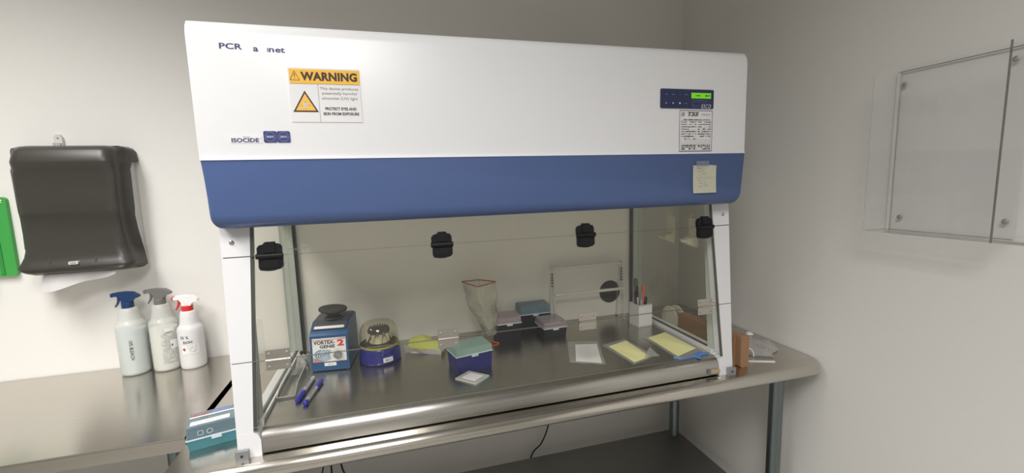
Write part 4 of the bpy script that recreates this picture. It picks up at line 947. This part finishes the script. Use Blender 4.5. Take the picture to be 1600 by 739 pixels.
crumple('tissue_scrap', 'small white scrap where the table meets the right wall', 'scrap', (1.636, 0.255, 0.0002), 0.022, 0.022, 0.010, 5, M['tissue'], 8)
for X_, Y_, l_ in ((1.268, -0.008, 'white fleck on the table edge below the cabinet'), ):
    o = part('fleck', hexa(B(), [(0, 0, 0), (.012, .002, 0), (.014, .006, 0), (.002, .004, 0)], [(0, 0, .002), (.012, .002, .002), (.014, .006, .002), (.002, .004, .002)]), M['dirt'], None, (X_, Y_, 0.0002)); tag(o, l_, 'fleck')
# ------------------------------------------------------------------ acrylic holder on the right wall
t = thing('acrylic_holder', 'clear acrylic document holder screwed to the right wall', 'wall holder', (XR, -0.17, 0.645))
Z0, Z1 = -0.206, 0.200
def pane(bm, x0, x1, y0, y1, z0, z1, edge=lambda f: False):
    box(bm, x0, x1, y0, y1, z0, z1); return bm
bp = part('back_plate', bx(-0.010, -0.004, -0.52, -0.0062, Z0, Z1+0.003), M['acrylic'], t, smooth=0)
part('far_edge', bx(-0.0102, -0.0038, -0.006, 0.0010, Z0, Z1+.003), M['aedge'], bp)
part('top_edge', bx(-0.0102, -0.0038, -0.52, 0.0, Z1+.003, Z1+.0042), M['adark'], bp)
part('bottom_edge', bx(-0.0102, -0.0038, -0.52, 0.0, Z0-.0015, Z0), M['aedge'], bp)
fp = part('front_pane', bx(-0.089, -0.085, -0.253, 0.005, Z0, Z1), M['acrylic'], t, smooth=0)
part('far_edge', bx(-0.0892, -0.0848, 0.005, 0.0058, Z0, Z1), M['aedge'], fp)
part('near_edge', bx(-0.0892, -0.0848, -0.255, -0.253, Z0, Z1+.004), M['adark'], fp)
part('bottom_edge', bx(-0.0892, -0.0848, -0.255, 0.005, Z0-.0015, Z0), M['aedge'], fp)
part('far_side', bx(-0.0848, -0.0103, 0.0012, 0.0045, Z0, Z1-.002), M['acrylic'], t, smooth=0)
part('near_side', bx(-0.0848, -0.0103, -0.2545, -0.2512, Z0, Z1), M['acrylic'], t, smooth=0)
part('bottom_pane', bx(-0.0848, -0.0103, -0.2510, 0.001, Z0, Z0+.003), M['acrylic'], t, smooth=0)
for Y, Z in ((-0.0175, 0.170), (-0.0305, -0.170), (-0.225, 0.178), (-0.236, -0.166), (-0.49, 0.178), (-0.49, -0.166)):
    bm = B(); lathe(bm, [(0.0062, 0), (0.0062, 0.0015), (0.003, 0.0035)], n=18)
    part('screw', bm, M['bracket'], t, (-0.0101, Y, Z), (0, math.radians(-90), 0))
# ------------------------------------------------------------------ cords
def cord(label, pts, r=0.0032):
    o = part('power_cord', tube(B(), spline(pts, 8), r, 8), M['cord'], None, smooth=80); tag(o, label, 'cord', 'cords under the steel table')
cord('black cord hanging behind the steel table, rightmost of the cords', [(1.02, 0.712, -0.01), (1.015, 0.712, -0.15), (1.005, 0.70, -0.30), (0.985, 0.69, -0.47), (0.95, 0.69, -0.56), (0.895, 0.69, -0.63), (0.87, 0.69, -0.88)])
cord('black cord under the table left of centre, hanging straight', [(0.095, 0.60, -0.032), (0.095, 0.60, -0.30), (0.093, 0.60, -0.5985)])
cord('black cord under the table, arching out to the left', [(0.080, 0.58, -0.032), (0.078, 0.58, -0.35), (0.060, 0.58, -0.46), (0.035, 0.58, -0.5965)], 0.0026)
cord('black cord under the table, swinging out to the right', [(0.130, 0.56, -0.032), (0.132, 0.56, -0.36), (0.150, 0.56, -0.46), (0.205, 0.56, -0.5965)])
